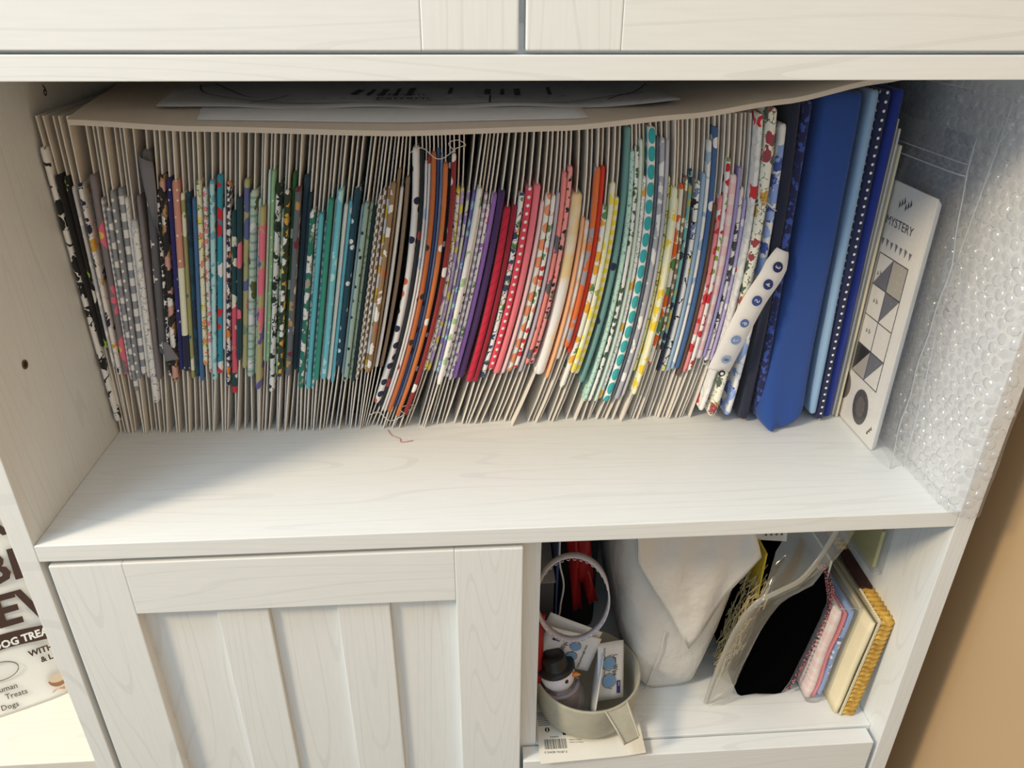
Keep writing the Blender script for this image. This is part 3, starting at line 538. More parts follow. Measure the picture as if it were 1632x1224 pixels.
for q, (num, c) in enumerate(zip('345678', cols)):
    j = int(4+q*(nn-8)/5.2); p = cl[j]; d = (cl[j+1]-cl[j-1]).normalized(); nrm = Vector((0, -1, 0)); up = -d; up.y *= .3
    cc = p+Vector((0, -.0006, 0)); rt = Vector((d.z, d.y*0, -d.x)).normalized()
    if rt.x > 0: rt = -rt
    tx_up = Vector((rt.x, 0, rt.z)); 
    ring = [cc+(d*math.cos(a)+rt*math.sin(a))*.0043*(1 if q != 3 else .85) for a in [2*math.pi*i/20 for i in range(20)]]
    disc = slab('number_disc', ring, .0003, plain('blue_ink_%d' % q, c, .8), st, (0, -1, 0))
    text('number', num, tuple(cc+Vector((0, -.0007, 0))-d*.0+rt*(-.0019)), tuple(d), tuple(rt), .0045, strip_m if q < 5 else plain('ink8', (90, 110, 160)), st, 'CENTER')
dk = slab('eye_disc', [Vector((.5262, .1262, .0575))+Vector((math.cos(a), 0, math.sin(a)))*.0030 for a in [2*math.pi*i/16 for i in range(16)]], .0003, ink, st, (0, -1, 0))
slab('eye_dot', [Vector((.5262, .1257, .0575))+Vector((math.cos(a), 0, math.sin(a)))*.0015 for a in [2*math.pi*i/12 for i in range(12)]], .0003, strip_m, st, (0, -1, 0))

# ------------------------------------------------------------------ big board laid over the bolts, and the paper patterns on it
FX = [.015, .0455, .123, .267, .381, .469, .5355, .601, .66]; FZ = [.2672, .2667, .262, .258, .261, .2686, .278, .2914, .3022]
def interp(x, xs, ys):
    if x <= xs[0]: return ys[0]
    for i in range(len(xs)-1):
        if x <= xs[i+1]:
            k = (x-xs[i])/(xs[i+1]-xs[i]); k2 = k*k*(3-2*k)*.5+k*.5; return ys[i]+(ys[i+1]-ys[i])*k2
    return ys[-1]
def sheet_z(x, y):
    f = interp(x, FX, FZ); bk = max(f+.001, .2682) if x < .5 else f+.001; k = min(max((y-.11)/.042, 0), 1); return f+(bk-f)*k*(2-k)
def patch(name, xl, xr, y0, y1, nx, ny, off, th, mat, parent=None, curl=None):
    top = []; v = []
    for j in range(ny+1):
        y = y0+(y1-y0)*j/ny
        for i in range(nx+1):
            a = xl(y) if callable(xl) else xl; b = xr(y) if callable(xr) else xr; x = a+(b-a)*i/nx
            v.append((x, y, sheet_z(x, y)+off+(curl(x, y) if curl else 0)))
    n = len(v); v += [(p[0], p[1], p[2]+th) for p in v]; f = []; w = nx+1
    for j in range(ny):
        for i in range(nx):
            a = j*w+i; f.append((a, a+w, a+w+1, a+1)); f.append((n+a, n+a+1, n+a+w+1, n+a+w))
    rim = list(range(w))+[j*w+nx for j in range(1, ny+1)]+[ny*w+i for i in range(nx-1, -1, -1)]+[j*w for j in range(ny-1, 0, -1)]
    for a, b in zip(rim, rim[1:]+rim[:1]): f.append((a, b, n+b, n+a))
    return mesh(name, v, f, mat, parent, True)
board_m = plain('beige_board', (226, 214, 200), .85)
big = patch('board_sheet', lambda y: .0455-(y-.11)*.20, lambda y: .640, .110, .335, 60, 12, 0, .0036, board_m)
mod = big.modifiers.new('edge', 'EDGE_SPLIT'); mod.split_angle = math.radians(40)
tag(big, 'large bowed beige board laid across the tops of the bolts', 'board')
paper_m = plain('white_pattern_paper', (216, 216, 220), .85); paper2 = plain('grey_pattern_paper', (196, 198, 204), .85)
tag(patch('paper_sheet', lambda y: .128-(y-.118)*.15, lambda y: .398-(y-.118)*.05, .119, .30, 30, 8, .0038, .0008, paper_m), 'white paper sheets stacked on the beige board, front edge showing', 'paper')
lift = lambda x, y: .0045*max(0, (abs(x-.28)-.12)/.1)**2+.0008*math.sin(x*60+y*40)
pt = tag(patch('pattern_piece', lambda y: .085+.055*math.exp(-((y-.16)/.02)**2)*0+.03*abs(y-.20)/.06*.3, lambda y: .470, .142, .31, 44, 10, .0049, .0005, paper2, None, lift), 'cut paper pattern piece with dashed seam lines on top', 'paper')
def pline(name, pts, w, mat, parent, off=.0060):
    q = smooth_pts([(a, b, 0) for a, b in pts], 8); v = []; f = []
    for i, p in enumerate(q):
        d = (q[min(i+1, len(q)-1)]-q[max(i-1, 0)]).normalized(); s_ = Vector((-d.y, d.x, 0))*w
        for k in (1, -1):
            c = p+s_*k; v.append((c.x, c.y, sheet_z(c.x, c.y)+off+lift(c.x, c.y)))
        if i: f.append((2*i-2, 2*i-1, 2*i+1, 2*i))
    return mesh(name, v, f, mat, parent)
for pts in ([(.095, .245), (.12, .19), (.20, .156), (.28, .150), (.38, .158), (.455, .20)], [(.10, .27), (.14, .20), (.155, .19)], [(.42, .165), (.445, .20), (.466, .24)], [(.33, .150), (.332, .19)], [(.155, .158), (.175, .20)]): pline('seam_line', pts, .0007, ink, pt)
for i in range(18): pline('stitch_mark', [(.165+.013*i, .178-.012*math.sin(i*.18)+.0008*i), (.171+.013*i, .178-.012*math.sin((i+.4)*.18)+.0008*i)], .0006, ink, pt)
for i, x in enumerate((.225, .236, .246, .257, .268, .30, .33, .342, .354, .38)): pline('print_bar', [(x, .20), (x+.002, .238)], .0016 if i % 2 else .0026, plain('faded_ink', (70, 74, 90)), pt)
for k, (x, y, s_) in enumerate(((.245, .165, 'Pattern'), (.252, .186, 'Front'))): text('pattern_text', s_, (x, y, sheet_z(x, y)+.0072), (1, 0, 0), (0, 1, 0), .010, ink, pt)

# ------------------------------------------------------------------ right end of the shelf
cream = plain('cream_envelope', (228, 214, 186), .8); white_p = plain('white_booklet', (232, 230, 226), .7); tanp = plain('kraft_card', (176, 144, 112), .8)
for i, (a, b, h, y0, lab) in enumerate(((.6412, .6438, .262, .148, 'cream envelope beside the bright royal blue fabric'), (.6440, .6458, .255, .146, 'middle one of the three cream envelopes'), (.6460, .6482, .243, .143, 'cream envelope touching the bagged pattern booklet'))):
    e = tag(empty('envelope'), lab, 'envelope', 'cream envelopes at the right end')
    box('envelope_body', (a, y0, .0003), (b, .305, h), cream if i != 1 else white_p, e, .0005)
    slab('flap_edge', [(a+.0002, y0+.004, h-.03), (a+.0002, .30, h-.03), (a+.0002, .30, h-.002), (a+.0002, y0+.004, h-.002)], .0003, cream, e, (-1, 0, 0))
bk = tag(empty('pattern_booklet'), 'printed quilt pattern booklet inside the clear zip bag', 'booklet')
BX = .6508
box('booklet_cover', (BX, .0855, .0012), (BX+.0012, .262, .216), white_p, bk, .0003)
for i in range(5): box('page', (BX+.0014+.0013*i, .0862+.0012*i, .0012), (BX+.0023+.0013*i, .26, .2145-.001*i), white_p, bk)
gp = plain('grey_print', (104, 106, 118), .8); gl = plain('light_grey_print', (176, 172, 164), .8)
def lf(name, pts, mat, th=.00012): return slab(name, [(BX-.00008, y, z) for y, z in pts], th, mat, bk, (-1, 0, 0))
def ln(y0, z0, y1, z1, w=.0005): 
    d = Vector((y1-y0, z1-z0)).normalized(); n = Vector((-d.y, d.x))*w
    return lf('printed_line', [(y0+n.x, z0+n.y), (y1+n.x, z1+n.y), (y1-n.x, z1-n.y), (y0-n.x, z0-n.y)], ink)
A0, A1, ZA, ZB = .143, .099, .050, .158    # quilt block frame on the cover
for a, b, c_, d_ in ((A0, ZA, A1, ZA), (A0, ZB, A1, ZB), (A0, ZA, A0, ZB), (A1, ZA, A1, ZB), (.121, ZA, .121, ZB), (A0, .131, A1, .131), (A0, .104, A1, .104), (A0, .077, A1, .077)): ln(a, b, c_, d_, .0004)
for q in ([(.143, .131), (.121, .131), (.121, .158)], [(.121, .131), (.099, .131), (.121, .104)], [(.143, .050), (.121, .077), (.143, .077)], [(.121, .077), (.099, .077), (.121, .050)]): lf('printed_triangle', q, gp)
lf('printed_square', [(.1205, .1315), (.0995, .1315), (.0995, .1575), (.1205, .1575)], gl); lf('printed_square', [(.1425, .0505), (.1215, .0505), (.1215, .0765), (.1425, .0765)], gl)
for k in range(7): lf('printed_bunting', [(.145-.007*k, .170+.001*(k % 2)), (.141-.007*k, .170), (.143-.007*k, .164)], gp)
text('printed_title', 'MYSTERY', (BX-.0001, .146, .182), (0, -1, 0), (0, 0, 1), .0072, ink, bk)
for k in range(6): lf('printed_leaf', [(.132-.003*k, .197+.002*(k % 3)), (.130-.003*k, .200+.002*(k % 3)), (.1325-.003*k, .2035+.002*(k % 3))], ink)
lf('printed_photo', [(.116+.0125*math.cos(a), .026+.0165*math.sin(a)) for a in [2*math.pi*i/24 for i in range(24)]], plain('dark_photo', (60, 56, 54), .6))
lf('printed_photo_ring', [(.116+.007*math.cos(a), .026+.010*math.sin(a)) for a in [2*math.pi*i/20 for i in range(20)]], plain('mid_photo', (96, 88, 84), .6), .0002)
lf('printed_photo', [(.150+.012*math.cos(a), .032+.014*math.sin(a)) for a in [2*math.pi*i/20 for i in range(20)]], plain('dark_photo_b', (84, 74, 68), .6))
for k in range(3): lf('printed_leaf', [(.098-.002*k, .010+.003*k), (.095-.002*k, .011+.003*k), (.097-.002*k, .014+.003*k)], ink)
for zz in (.140, .117, .090, .064): text('printed_label', 'a b', (BX-.0001, .136 if zz != .140 else .140, zz), (0, -1, 0), (0, 0, 1), .0045, ink, bk)
clear = film('clear_film', .09, .35); seam_m = film('film_seam', .55, .3, .15)
bag = tag(empty('zip_bag'), 'clear zip bag holding the printed booklet', 'plastic bag')
def sheet_film(name, fn, nu, nv, mat, parent, th=.00015):
    v = []; 
    for j in range(nv+1):
        for i in range(nu+1): v.append(fn(i/nu, j/nv))
    n = len(v); f = []
    for j in range(nv):
        for i in range(nu):
            a = j*(nu+1)+i; f.append((a, a+1, a+nu+2, a+nu+1))
    return mesh(name, v, f, mat, parent, True)
def bagprof(u, v):   # goes round the booklet: left face, front fold, right face
    z = .0008+.262*v; wv = .0012*math.sin(v*14+u*9)+.0008*math.sin(v*31)
    if u < .42: y = .275-(.275-.074)*u/.42; x = .6500-.0006*abs(math.sin(v*9+u*11)) 
    elif u < .58: k = (u-.42)/.16; y = .074-.010*math.sin(math.pi*k)+.004*math.sin(v*8)-.006*(1-v)*math.sin(math.pi*k); x = .6500+.0098*k+wv*math.sin(math.pi*k)
    else: y = .074+(.275-.074)*(u-.58)/.42; x = .6600+.0012*abs(math.sin(v*8+u*13))
    if v > .84: x = x+(.655-x)*(v-.84)/.16*.8
    return (x, y, z)
sheet_film('bag_film', bagprof, 40, 30, clear, bag)
for k, (v_, w_) in enumerate(((.90, .0011), (.93, .0008))): MB().tube([bagprof(u/20, v_) for u in range(0, 12)], w_*.5, 5).build('zip_ridge', seam_m, bag, True)
MB().tube([bagprof(.5, v/24) for v in range(25)], .0005, 5).build('bag_fold', seam_m, bag, True)
# bubble wrap against the right wall, lapping over the panel's front
path = smooth_pts([(.6735, .30, 0), (.6715, .20, 0), (.6690, .10, 0), (.6668, .045, 0), (.6668, .012, 0), (.6700, -.006, 0), (.6780, -.0105, 0), (.6890, -.0085, 0)], 8)
acc = [0.0]
for i in range(1, len(path)): acc.append(acc[-1]+(path[i]-path[i-1]).length)
def onpath(s_):
    for i in range(len(path)-1):
        if s_ <= acc[i+1] or i == len(path)-2:
            k = (s_-acc[i])/(acc[i+1]-acc[i]); d = (path[i+1]-path[i]).normalized(); return path[i].lerp(path[i+1], k), Vector((d.y, -d.x, 0))
bw = tag(empty('bubble_wrap'), 'sheet of bubble wrap against the right wall, edge over the panel front', 'bubble wrap')
bwm = film('bubble_wrap_film', .14, .4, .08, (238, 240, 250)); bwb = film('bubble_film', .13, .8, .12, (240, 242, 252))
LP = acc[-1]
def bwrap(u, v):
    p, nrm = onpath(u*LP); z = .0012+.3000*v; q = p+nrm*(.0012*math.sin(v*17+u*5)+.0009*math.sin(u*23+v*6)) if .0 < p.y < .28 or True else p
    q = p-nrm*0+Vector((0, 0, 0)); w_ = .0010*math.sin(v*17+u*7)
    return (q.x-abs(w_), q.y, z if u < .95 else max(z, .0012))
sheet_film('wrap_sheet', bwrap, 60, 40, bwm, bw)
bm_ = MB(); rows_ = int(.296/.0086); 
for j in range(rows_):
    for i in range(int(LP/.0098)):
        s_ = (i+.5+.5*(j % 2))*.0098
        if s_ > LP-.004: continue
        p, nrm = onpath(s_); z = .006+j*.0086
        if nrm.x > .2 and p.y > 0: nrm = -nrm
        c = Vector(bwrap(s_/LP, (z-.0012)/.3)); nn_ = Vector((-1, 0, 0)) if p.y > .0 else (Vector((-.5, -.86, 0)) if p.x < .675 else Vector((0, -1, 0)))
        t1 = Vector((0, 0, 1)); t2 = nn_.cross(t1); R0 = .0043*rnd.uniform(.9, 1.05); hh = .0022*rnd.uniform(.25, 1.1); tilt = Vector((0, rnd.uniform(-1, 1)*.0022, rnd.uniform(-1, 1)*.0022))
        rings = [[c+(t1*math.cos(a)+t2*math.sin(a))*R0*rr+nn_*hh*h_+tilt*h_ for a in [2*math.pi*q/8 for q in range(8)]] for rr, h_ in ((1, 0), (.92, .55), (.6, .92), (.12, 1.0))]
        bm_.loft(rings, True, False); k = len(bm_.v); bm_.f.append((k-8, k-7, k-6, k-5, k-4, k-3, k-2, k-1))
b_ = bm_.build('bubbles', bwb, bw, True); b_['kind'] = 'stuff'
cb = tag(empty('clear_bag'), 'loose clear plastic bag film between the booklet and bubble wrap', 'plastic bag')
def cbf(u, v):
    y = .055+.235*u; z = .004+.285*v; return (.6632+.0012*math.sin(v*9+u*4)-.0008*math.cos(u*15), y+.010*math.sin(v*2.6)*(1-u)-.006*(1-u)*v, z)
sheet_film('bag_film', cbf, 24, 30, clear, cb)
MB().tube([cbf(0, v/30) for v in range(31)], .00035, 5).build('bag_seam', film('seam_line', .7, .3, .2), cb, True)
MB().tube([cbf(u/20, 1) for u in range(21)], .00035, 5).build('bag_seam', film('seam_line_b', .6, .3, .2), cb, True)

# ------------------------------------------------------------------ lower cubby
FZ0 = -.2620
# blister card lying under the bowl
pc = tag(empty('packaging_card'), 'white blister card with barcode lying under the speckled bowl', 'packaging'); pz = FZ0+.0006
pm = plain('white_card_stock', (236, 232, 222), .55)
v = []; nx, ny = 12, 8
def cardpt(u, w):
    x = .3645+.0955*u; y = -.0015+.0835*w-.004*(1-u)*(1-w); z = pz+.0012+max(0, u-.72)**2*.09*(.3+w)
    return (x, y, z)
g = [[cardpt(i/nx, j/ny) for i in range(nx+1)] for j in range(ny+1)]
cm = MB(); n_ = (nx+1)*(ny+1)
for k in (0, 1):
    for row in g: cm.v += [(p[0], p[1], p[2]-.0006*k) for p in row]
for j in range(ny):
    for i in range(nx):
        a = j*(nx+1)+i; cm.f += [(a, a+1, a+nx+2, a+nx+1), (n_+a, n_+a+nx+1, n_+a+nx+2, n_+a+1)]
rim = list(range(nx+1))+[j*(nx+1)+nx for j in range(1, ny+1)]+[ny*(nx+1)+i for i in range(nx-1, -1, -1)]+[j*(nx+1) for j in range(ny-1, 0, -1)]
cm.f += [(b, a, n_+a, n_+b) for a, b in zip(rim, rim[1:]+rim[:1])]
cm.build('card', pm, pc, False)
zt = pz+.00125
bw_ = [1, 2, 1, 3, 1, 1, 2, 1, 1, 3, 1, 2, 1, 1, 2, 3, 1, 1, 2, 1, 1, 2, 1]; x = .3700
for i, w in enumerate(bw_):
    w_ = w*.00042
    if i % 2 == 0 or True: box('barcode_bar', (x, .0085, zt), (x+w_*.62, .0185, zt+.0001), ink, pc)
    x += w_*.62+.0005
text('barcode_digits', '0 24438 74187 0', (.3690, .0045, zt), (1, -.03, 0), (0, 1, 0), .0022, ink, pc)
text('card_code', 'FW6450', (.3760, .0202, zt), (1, 0, 0), (0, 1, 0), .0016, ink, pc)
for k in range(2): text('card_lines', ('Made in Taiwan', 'Hecho en Taiwan')[k], (.3930, .0165-.0026*k, zt), (1, -.03, 0), (0, 1, 0), .0013, ink, pc)
for k in range(3): box('social_mark', (.3880+.0042*k, .0222, zt), (.3909+.0042*k, .0252, zt+.0001), ink, pc)
lg = slab('card_logo', [(.3740+.0022*math.cos(a), .0285+.0026*math.sin(a), zt+.0001) for a in [2*math.pi*i/20 for i in range(20)]], .0001, ink, pc, (0, 0, 1))
slab('card_logo_mark', [(.3731, .0262, zt+.0003), (.3737, .0262, zt+.0003), (.3740, .0292, zt+.0003), (.3743, .0262, zt+.0003), (.3749, .0262, zt+.0003), (.3742, .0308, zt+.0003), (.3738, .0308, zt+.0003)], .0001, pm, pc, (0, 0, 1))
for k in range(7): box('fine_print', (.3662, .0335+.0022*k, zt), (.3662+.011-.0016*k*.4, .0343+.0022*k, zt+.0001), gp, pc)
# speckled bowl with a flat spout handle
sp = NT('speckled_resin', .5); tc = sp.n('ShaderNodeTexCoord'); nz = sp.noise(tc.outputs['Object'], 900, 2); nz2 = sp.noise(tc.outputs['Object'], 70, 2)
sp = sp.done(sp.mix(sp.m_('MULTIPLY', nz.outputs[0], nz2.outputs[0]), lin((184, 179, 162)), lin((118, 116, 106))))
bo = tag(empty('speckled_bowl'), 'speckled grey bowl holding lens wipes and a snowman bottle', 'bowl')
BC = (.4132, .0570, FZ0+.0036); r0 = .0465
MB().lathe([(.001, 0), (r0-.008, 0), (r0-.004, .0012), (r0-.001, .006), (r0+.0012, .020), (r0+.0035, .044), (r0+.0030, .0452), (r0+.0012, .0450), (r0-.0012, .021), (r0-.004, .007), (r0-.009, .0032), (.001, .0030)], BC, 56).build('bowl_body', sp, bo, True)
ha = math.radians(-66); dv = Vector((math.cos(ha), math.sin(ha), 0)); sv = Vector((-dv.y, dv.x, 0)); hb = Vector(BC)
def hp(d, s_, z): return tuple(hb+dv*d+sv*s_+Vector((0, 0, z)))
hm = MB(); R1 = r0+.0020
rings = [[hp(R1-.001, -.0115, .0445), hp(R1-.001, .0115, .0445), hp(R1-.001, .0115, .0425), hp(R1-.001, -.0115, .0425)], [hp(R1+.014, -.0092, .036), hp(R1+.014, .0092, .036), hp(R1+.014, .0092, .034), hp(R1+.014, -.0092, .034)], [hp(R1+.0245, -.0078, .0290), hp(R1+.0245, .0078, .0290), hp(R1+.0245, .0078, .0272), hp(R1+.0245, -.0078, .0272)]]
hm.loft(rings)
for sgn in (-1, 1):
    hm.tube([hp(R1-.001, .0115*sgn, .0447), hp(R1+.014, .0092*sgn, .0366), hp(R1+.0245, .0078*sgn, .0296)], .0010, 6)
hm.build('handle', sp, bo, False)
# lens wipe packets
wipe_m = plain('white_sachet', (214, 214, 216), .45); navy_p = plain('navy_print', (44, 44, 120), .6); lens_m = plain('blue_lens_print', (110, 150, 190), .6)
def packet(name, o, right, up, w, h, label, prints=True):
    e = tag(empty(name), label, 'sachet', 'lens wipe sachets in the bowl'); o = Vector(o); r = Vector(right).normalized(); n = r.cross(Vector(up)).normalized(); u = n.cross(r)
    P_ = lambda a, b, c=0: tuple(o+r*a+u*b+n*c); nu, nv = 8, 10; mb = MB(); k2 = (nu+1)*(nv+1)
    for sd in (1, -1):
        for j in range(nv+1):
            for i in range(nu+1):
                a, b = i/nu, j/nv; pf = (math.sin(math.pi*a)*math.sin(math.pi*b))**.5 if 0 < a < 1 and 0 < b < 1 else 0
                mb.v.append(P_(a*w, b*h, sd*(.0002+.0011*pf)+.0004*math.sin(b*7+a*3)))
    for j in range(nv):
        for i in range(nu):
            a = j*(nu+1)+i; mb.f += [(a, a+1, a+nu+2, a+nu+1), (k2+a, k2+a+nu+1, k2+a+nu+2, k2+a+1)]
    rm = list(range(nu+1))+[j*(nu+1)+nu for j in range(1, nv+1)]+[nv*(nu+1)+i for i in range(nu-1, -1, -1)]+[j*(nu+1) for j in range(nv-1, 0, -1)]
    mb.f += [(b, a, k2+a, k2+b) for a, b in zip(rm, rm[1:]+rm[:1])]
    mb.build('sachet_body', wipe_m, e, True)
    if prints:
        z = .0019
        slab('logo_square', [P_(w*.68, h*.70, z), P_(w*.90, h*.70, z), P_(w*.90, h*.84, z), P_(w*.68, h*.84, z)], .0001, navy_p, e, n)
        text('brand_text', 'ZEISS', P_(w*.70, h*.755, z+.0002), r, u, .0014, wipe_m, e, 'LEFT', .9)
        text('sachet_text', 'Lens Wipe', P_(w*.22, h*.56, z), r, u, .0052, ink, e, 'LEFT', .62)
        text('sachet_small_text', 'Gently and thoroughly cleans', P_(w*.08, h*.20, z), r, u, .0022, ink, e, 'LEFT', .72)
        for k in (0, 1):
            c = (.36+.30*k, .40); rr = .125*w
            slab('lens_print', [P_(w*c[0]+rr*.85*math.cos(a), h*c[1]+rr*math.sin(a), z) for a in [2*math.pi*i/16 for i in range(16)]], .0001, lens_m, e, n)
            pts = [P_(w*c[0]+rr*math.cos(a), h*c[1]+rr*1.12*math.sin(a), z) for a in [2*math.pi*i/16 for i in range(17)]]
            MB().tube(pts, .0002, 4).build('spectacle_rim', ink, e)
            MB().tube([P_(w*(c[0]+(-.13 if k == 0 else .13)), h*c[1], z), P_(w*(c[0]+(-.15 if k == 0 else .15)), h*.52, z)], .0002, 4).build('spectacle_arm', ink, e)
        MB().tube([P_(w*.485, h*.41, z), P_(w*.535, h*.41, z)], .0002, 4).build('spectacle_bridge', ink, e)
    return e
pa, pb_, pc_, pd = Vector((.3619, .048, -.1764)), Vector((.3728, .066, -.1749)), Vector((.4276, .07, -.1947)), Vector((.4077, .05, -.2123))
_r1 = Vector((.0107, .004, .033)).normalized(); _u1 = Vector((-.0455, .004, .016)).normalized()
packet('lens_wipe_sachet', Vector((.3945, .0575, -.1870))-_r1*.019-_u1*.026, _r1, _u1, .038, .052, 'white lens wipe sachet lying across the back of the bowl')
pe, pf_, pg, ph = Vector((.4277, .06, -.1857)), Vector((.4466, .05, -.2301)), Vector((.4256, .03, -.2349)), Vector((.4162, .038, -.2106))
packet('lens_wipe_sachet', pe+Vector((-.006, -.002, .002)), (-.002, -.027, -.049), (.020, .004, -.009), .053, .028, 'white lens wipe sachet leaning on the right side of the bowl')
packet('lens_wipe_sachet', Vector((.4150, .046, -.2560)), (.0105, .026, .052), (-.001, -.03, .01), .062, .030, 'unprinted side of a sachet standing between two lens wipes', False)
packet('lens_wipe_sachet', Vector((.3955, .0650, -.1850))-_r1*.020-_u1*.024, _r1+Vector((.1, 0, 0)), _u1+Vector((0, .1, .12)), .038, .052, 'sachet half hidden behind the lens wipe with the logo', False)
# snowman bottle
sn = tag(empty('snowman_bottle'), 'round snowman bottle with black top hat in the bowl', 'bottle')
sx = Vector((.3840, .0400, 0)); tilt = Matrix.Rotation(math.radians(-12), 3, 'Y') @ Matrix.Rotation(math.radians(-4), 3, 'X')
snow_w = plain('white_plastic', (232, 228, 236), .35); blk = plain('black_plastic', (20, 20, 24), .35); orange_m = plain('orange_plastic', (232, 132, 36), .45)
clear_b = film('clear_bottle', .16, .5, .08, (226, 214, 222))
def sph(c, r, a0=0, a1=math.pi, n=14, sq=1.0): return [(max(r*math.sin(a0+(a1-a0)*i/n), .0003), c-r*sq*math.cos(a0+(a1-a0)*i/n)) for i in range(n+1)]
base = Vector((.3940, .0440, -.2545))
MB().lathe(sph(.0210, .0215), base, 28, tilt).build('bottle_body', clear_b, sn, True)
MB().lathe(sph(.0180, .0150), base, 24, tilt).build('bottle_liquid', film('pink_contents', .35, .2, .2, (200, 176, 186)), sn, True)
MB().lathe(sph(.0480, .0160), base, 28, tilt).build('head', snow_w, sn, True)
MB().lathe([(.0004, .0560), (.0165, .0560), (.0178, .0570), (.0165, .0590), (.0125, .0595), (.0112, .0610), (.0108, .0690), (.0100, .0702), (.0004, .0706)], base, 28, tilt).build('hat', blk, sn, True)
hc = base+tilt@Vector((0, 0, .0480)); fd = Vector((.72, -.60, .18)).normalized()
q = fd.to_track_quat('Z', 'Y').to_matrix()
MB().lathe([(.0026, 0), (.0024, .002), (.0016, .005), (.0004, .0075)], hc+Vector((.86, -.38, .30)).normalized()*.0152, 12, Vector((.86, -.38, .30)).normalized().to_track_quat('Z', 'Y').to_matrix()).build('carrot_nose', orange_m, sn, True)
for d in (Vector((.42, -.86, .28)), Vector((.95, .12, .32))): MB().lathe(sph(0, .0020, n=8), hc+d.normalized()*.0152, 12).build('eye', blk, sn, True)
MB().tube([base+tilt@Vector((.0165*math.cos(a), .0165*math.sin(a), .0345)) for a in [2*math.pi*i/24 for i in range(25)]], .0022, 6).build('scarf', plain('grey_scarf', (150, 140, 150), .7), sn, True)
# red strap at the bowl's left
rm_ = plain('red_plastic', (150, 16, 22), .5)
rs = MB().tube(smooth_pts([(.3665, .046, -.215), (.3660, .050, -.190), (.3672, .056, -.168), (.3690, .064, -.150)], 5), [.0045]*16, 8); rs.f and tag(rs.build('red_clip', rm_, None, True), 'red plastic handle standing at the left rim of the bowl', 'handle')
# lace elastic loop
lm = plain('lace_elastic', (206, 202, 212), .8); lr = tag(empty('lace_loop'), 'coiled white lace elastic loop standing above the bowl', 'ribbon')
ctr = Vector((.3960, .058, -.1265)); band = []; NB = 72
ax_y = Vector((.12, .97, -.20)).normalized(); ax_x = Vector((1, -.12, 0)).normalized(); ax_z = ax_x.cross(ax_y).normalized()
mb = MB()
for i in range(NB+1):
    a = 2*math.pi*i/NB; rad = Vector((0, 0, 0))+ax_x*math.cos(a)*.0315+ax_z*math.sin(a)*.0415; nr = (ax_x*math.cos(a)+ax_z*math.sin(a))
    sc_e = .0012*abs(math.sin(i*math.pi/2.0+.6)); hw = .0048+.0012*math.sin(a*2+1)
    mb.v += [tuple(ctr+rad+ax_y*(-hw)-nr*sc_e*.4), tuple(ctr+rad+ax_y*(hw+sc_e)), tuple(ctr+rad+nr*.0011+ax_y*(hw+sc_e)), tuple(ctr+rad+nr*.0011-ax_y*hw)]
for i in range(NB):
    for j in range(4): a = i*4+j; b = i*4+(j+1) % 4; mb.f.append((a, b, b+4, a+4))
mb.build('elastic_band', lm, lr, True)
sc2 = MB()
for i in range(0, NB, 2):
    a = 2*math.pi*i/NB; c = ctr+ax_x*math.cos(a)*.0312+ax_z*math.sin(a)*.0412-ax_y*.0050; t_ = (-ax_x*math.sin(a)+ax_z*math.cos(a)).normalized()
    sc2.tube([c-t_*.0013, c-ax_y*.0014-t_*.0008, c-ax_y*.0019, c-ax_y*.0014+t_*.0008, c+t_*.0013], .0004, 5)
sc2.build('lace_edge', lm, lr, True)
# things in the dark behind
bxm = plain('grey_box_card', (150, 150, 152), .7); bb = tag(empty('small_box'), 'small printed box at the dark left back of the cubby', 'box')
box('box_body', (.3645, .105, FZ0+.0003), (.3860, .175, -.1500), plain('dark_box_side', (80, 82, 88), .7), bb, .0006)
slab('box_lid', [(.3636, .103, -.1497), (.3870, .103, -.1497), (.3870, .178, -.1387), (.3636, .178, -.1387)], .0012, bxm, bb)
slab('lid_print', [(.3665, .112, -.1465), (.3720, .112, -.1465), (.3720, .117, -.1458), (.3665, .117, -.1458)], .0002, gp, bb); slab('lid_print', [(.3750, .112, -.1465), (.3790, .112, -.1465), (.3790, .116, -.1459), (.3750, .116, -.1459)], .0002, gp, bb)
tag(MB().box((.3885, .110, FZ0+.0003), (.3905, .19, -.105), .0003).build('blue_card', plain('blue_card_stock', (60, 80, 130), .6), None), 'thin blue card standing beside the small printed box', 'card')
tag(MB().tube(smooth_pts([(.3895, .104, -.100), (.3900, .102, -.125), (.3945, .101, -.150), (.3925, .100, -.172), (.3890, .099, -.192), (.3700, .099, -.195)], 5), .0009, 6).build('twine', lm, None, True), 'thin white cord hanging beside the small printed box', 'cord')
rr = tag(empty('red_ribbon'), 'dark red ribbon tails hanging at the back of the cubby', 'ribbon')
for x0, x1, z0, z1, dx in ((.398, .408, -.105, -.215, .012), (.404, .420, -.105, -.175, .010), (.414, .424, -.160, -.205, .012)):
    drape('ribbon_tail', [[(x0+(x1-x0)*i/3+dx*j/8, .130+.004*math.sin(j*.7+i), z0+(z1-z0)*j/8) for i in range(4)] for j in range(9)], rm_, rr)
tag(MB().box((.3925, .150, FZ0+.0003), (.4380, .23, -.045), .012).build('black_pouch', plain('black_cloth', (34, 34, 38), .8), None, True), 'black pouch in the dark back of the cubby', 'pouch')
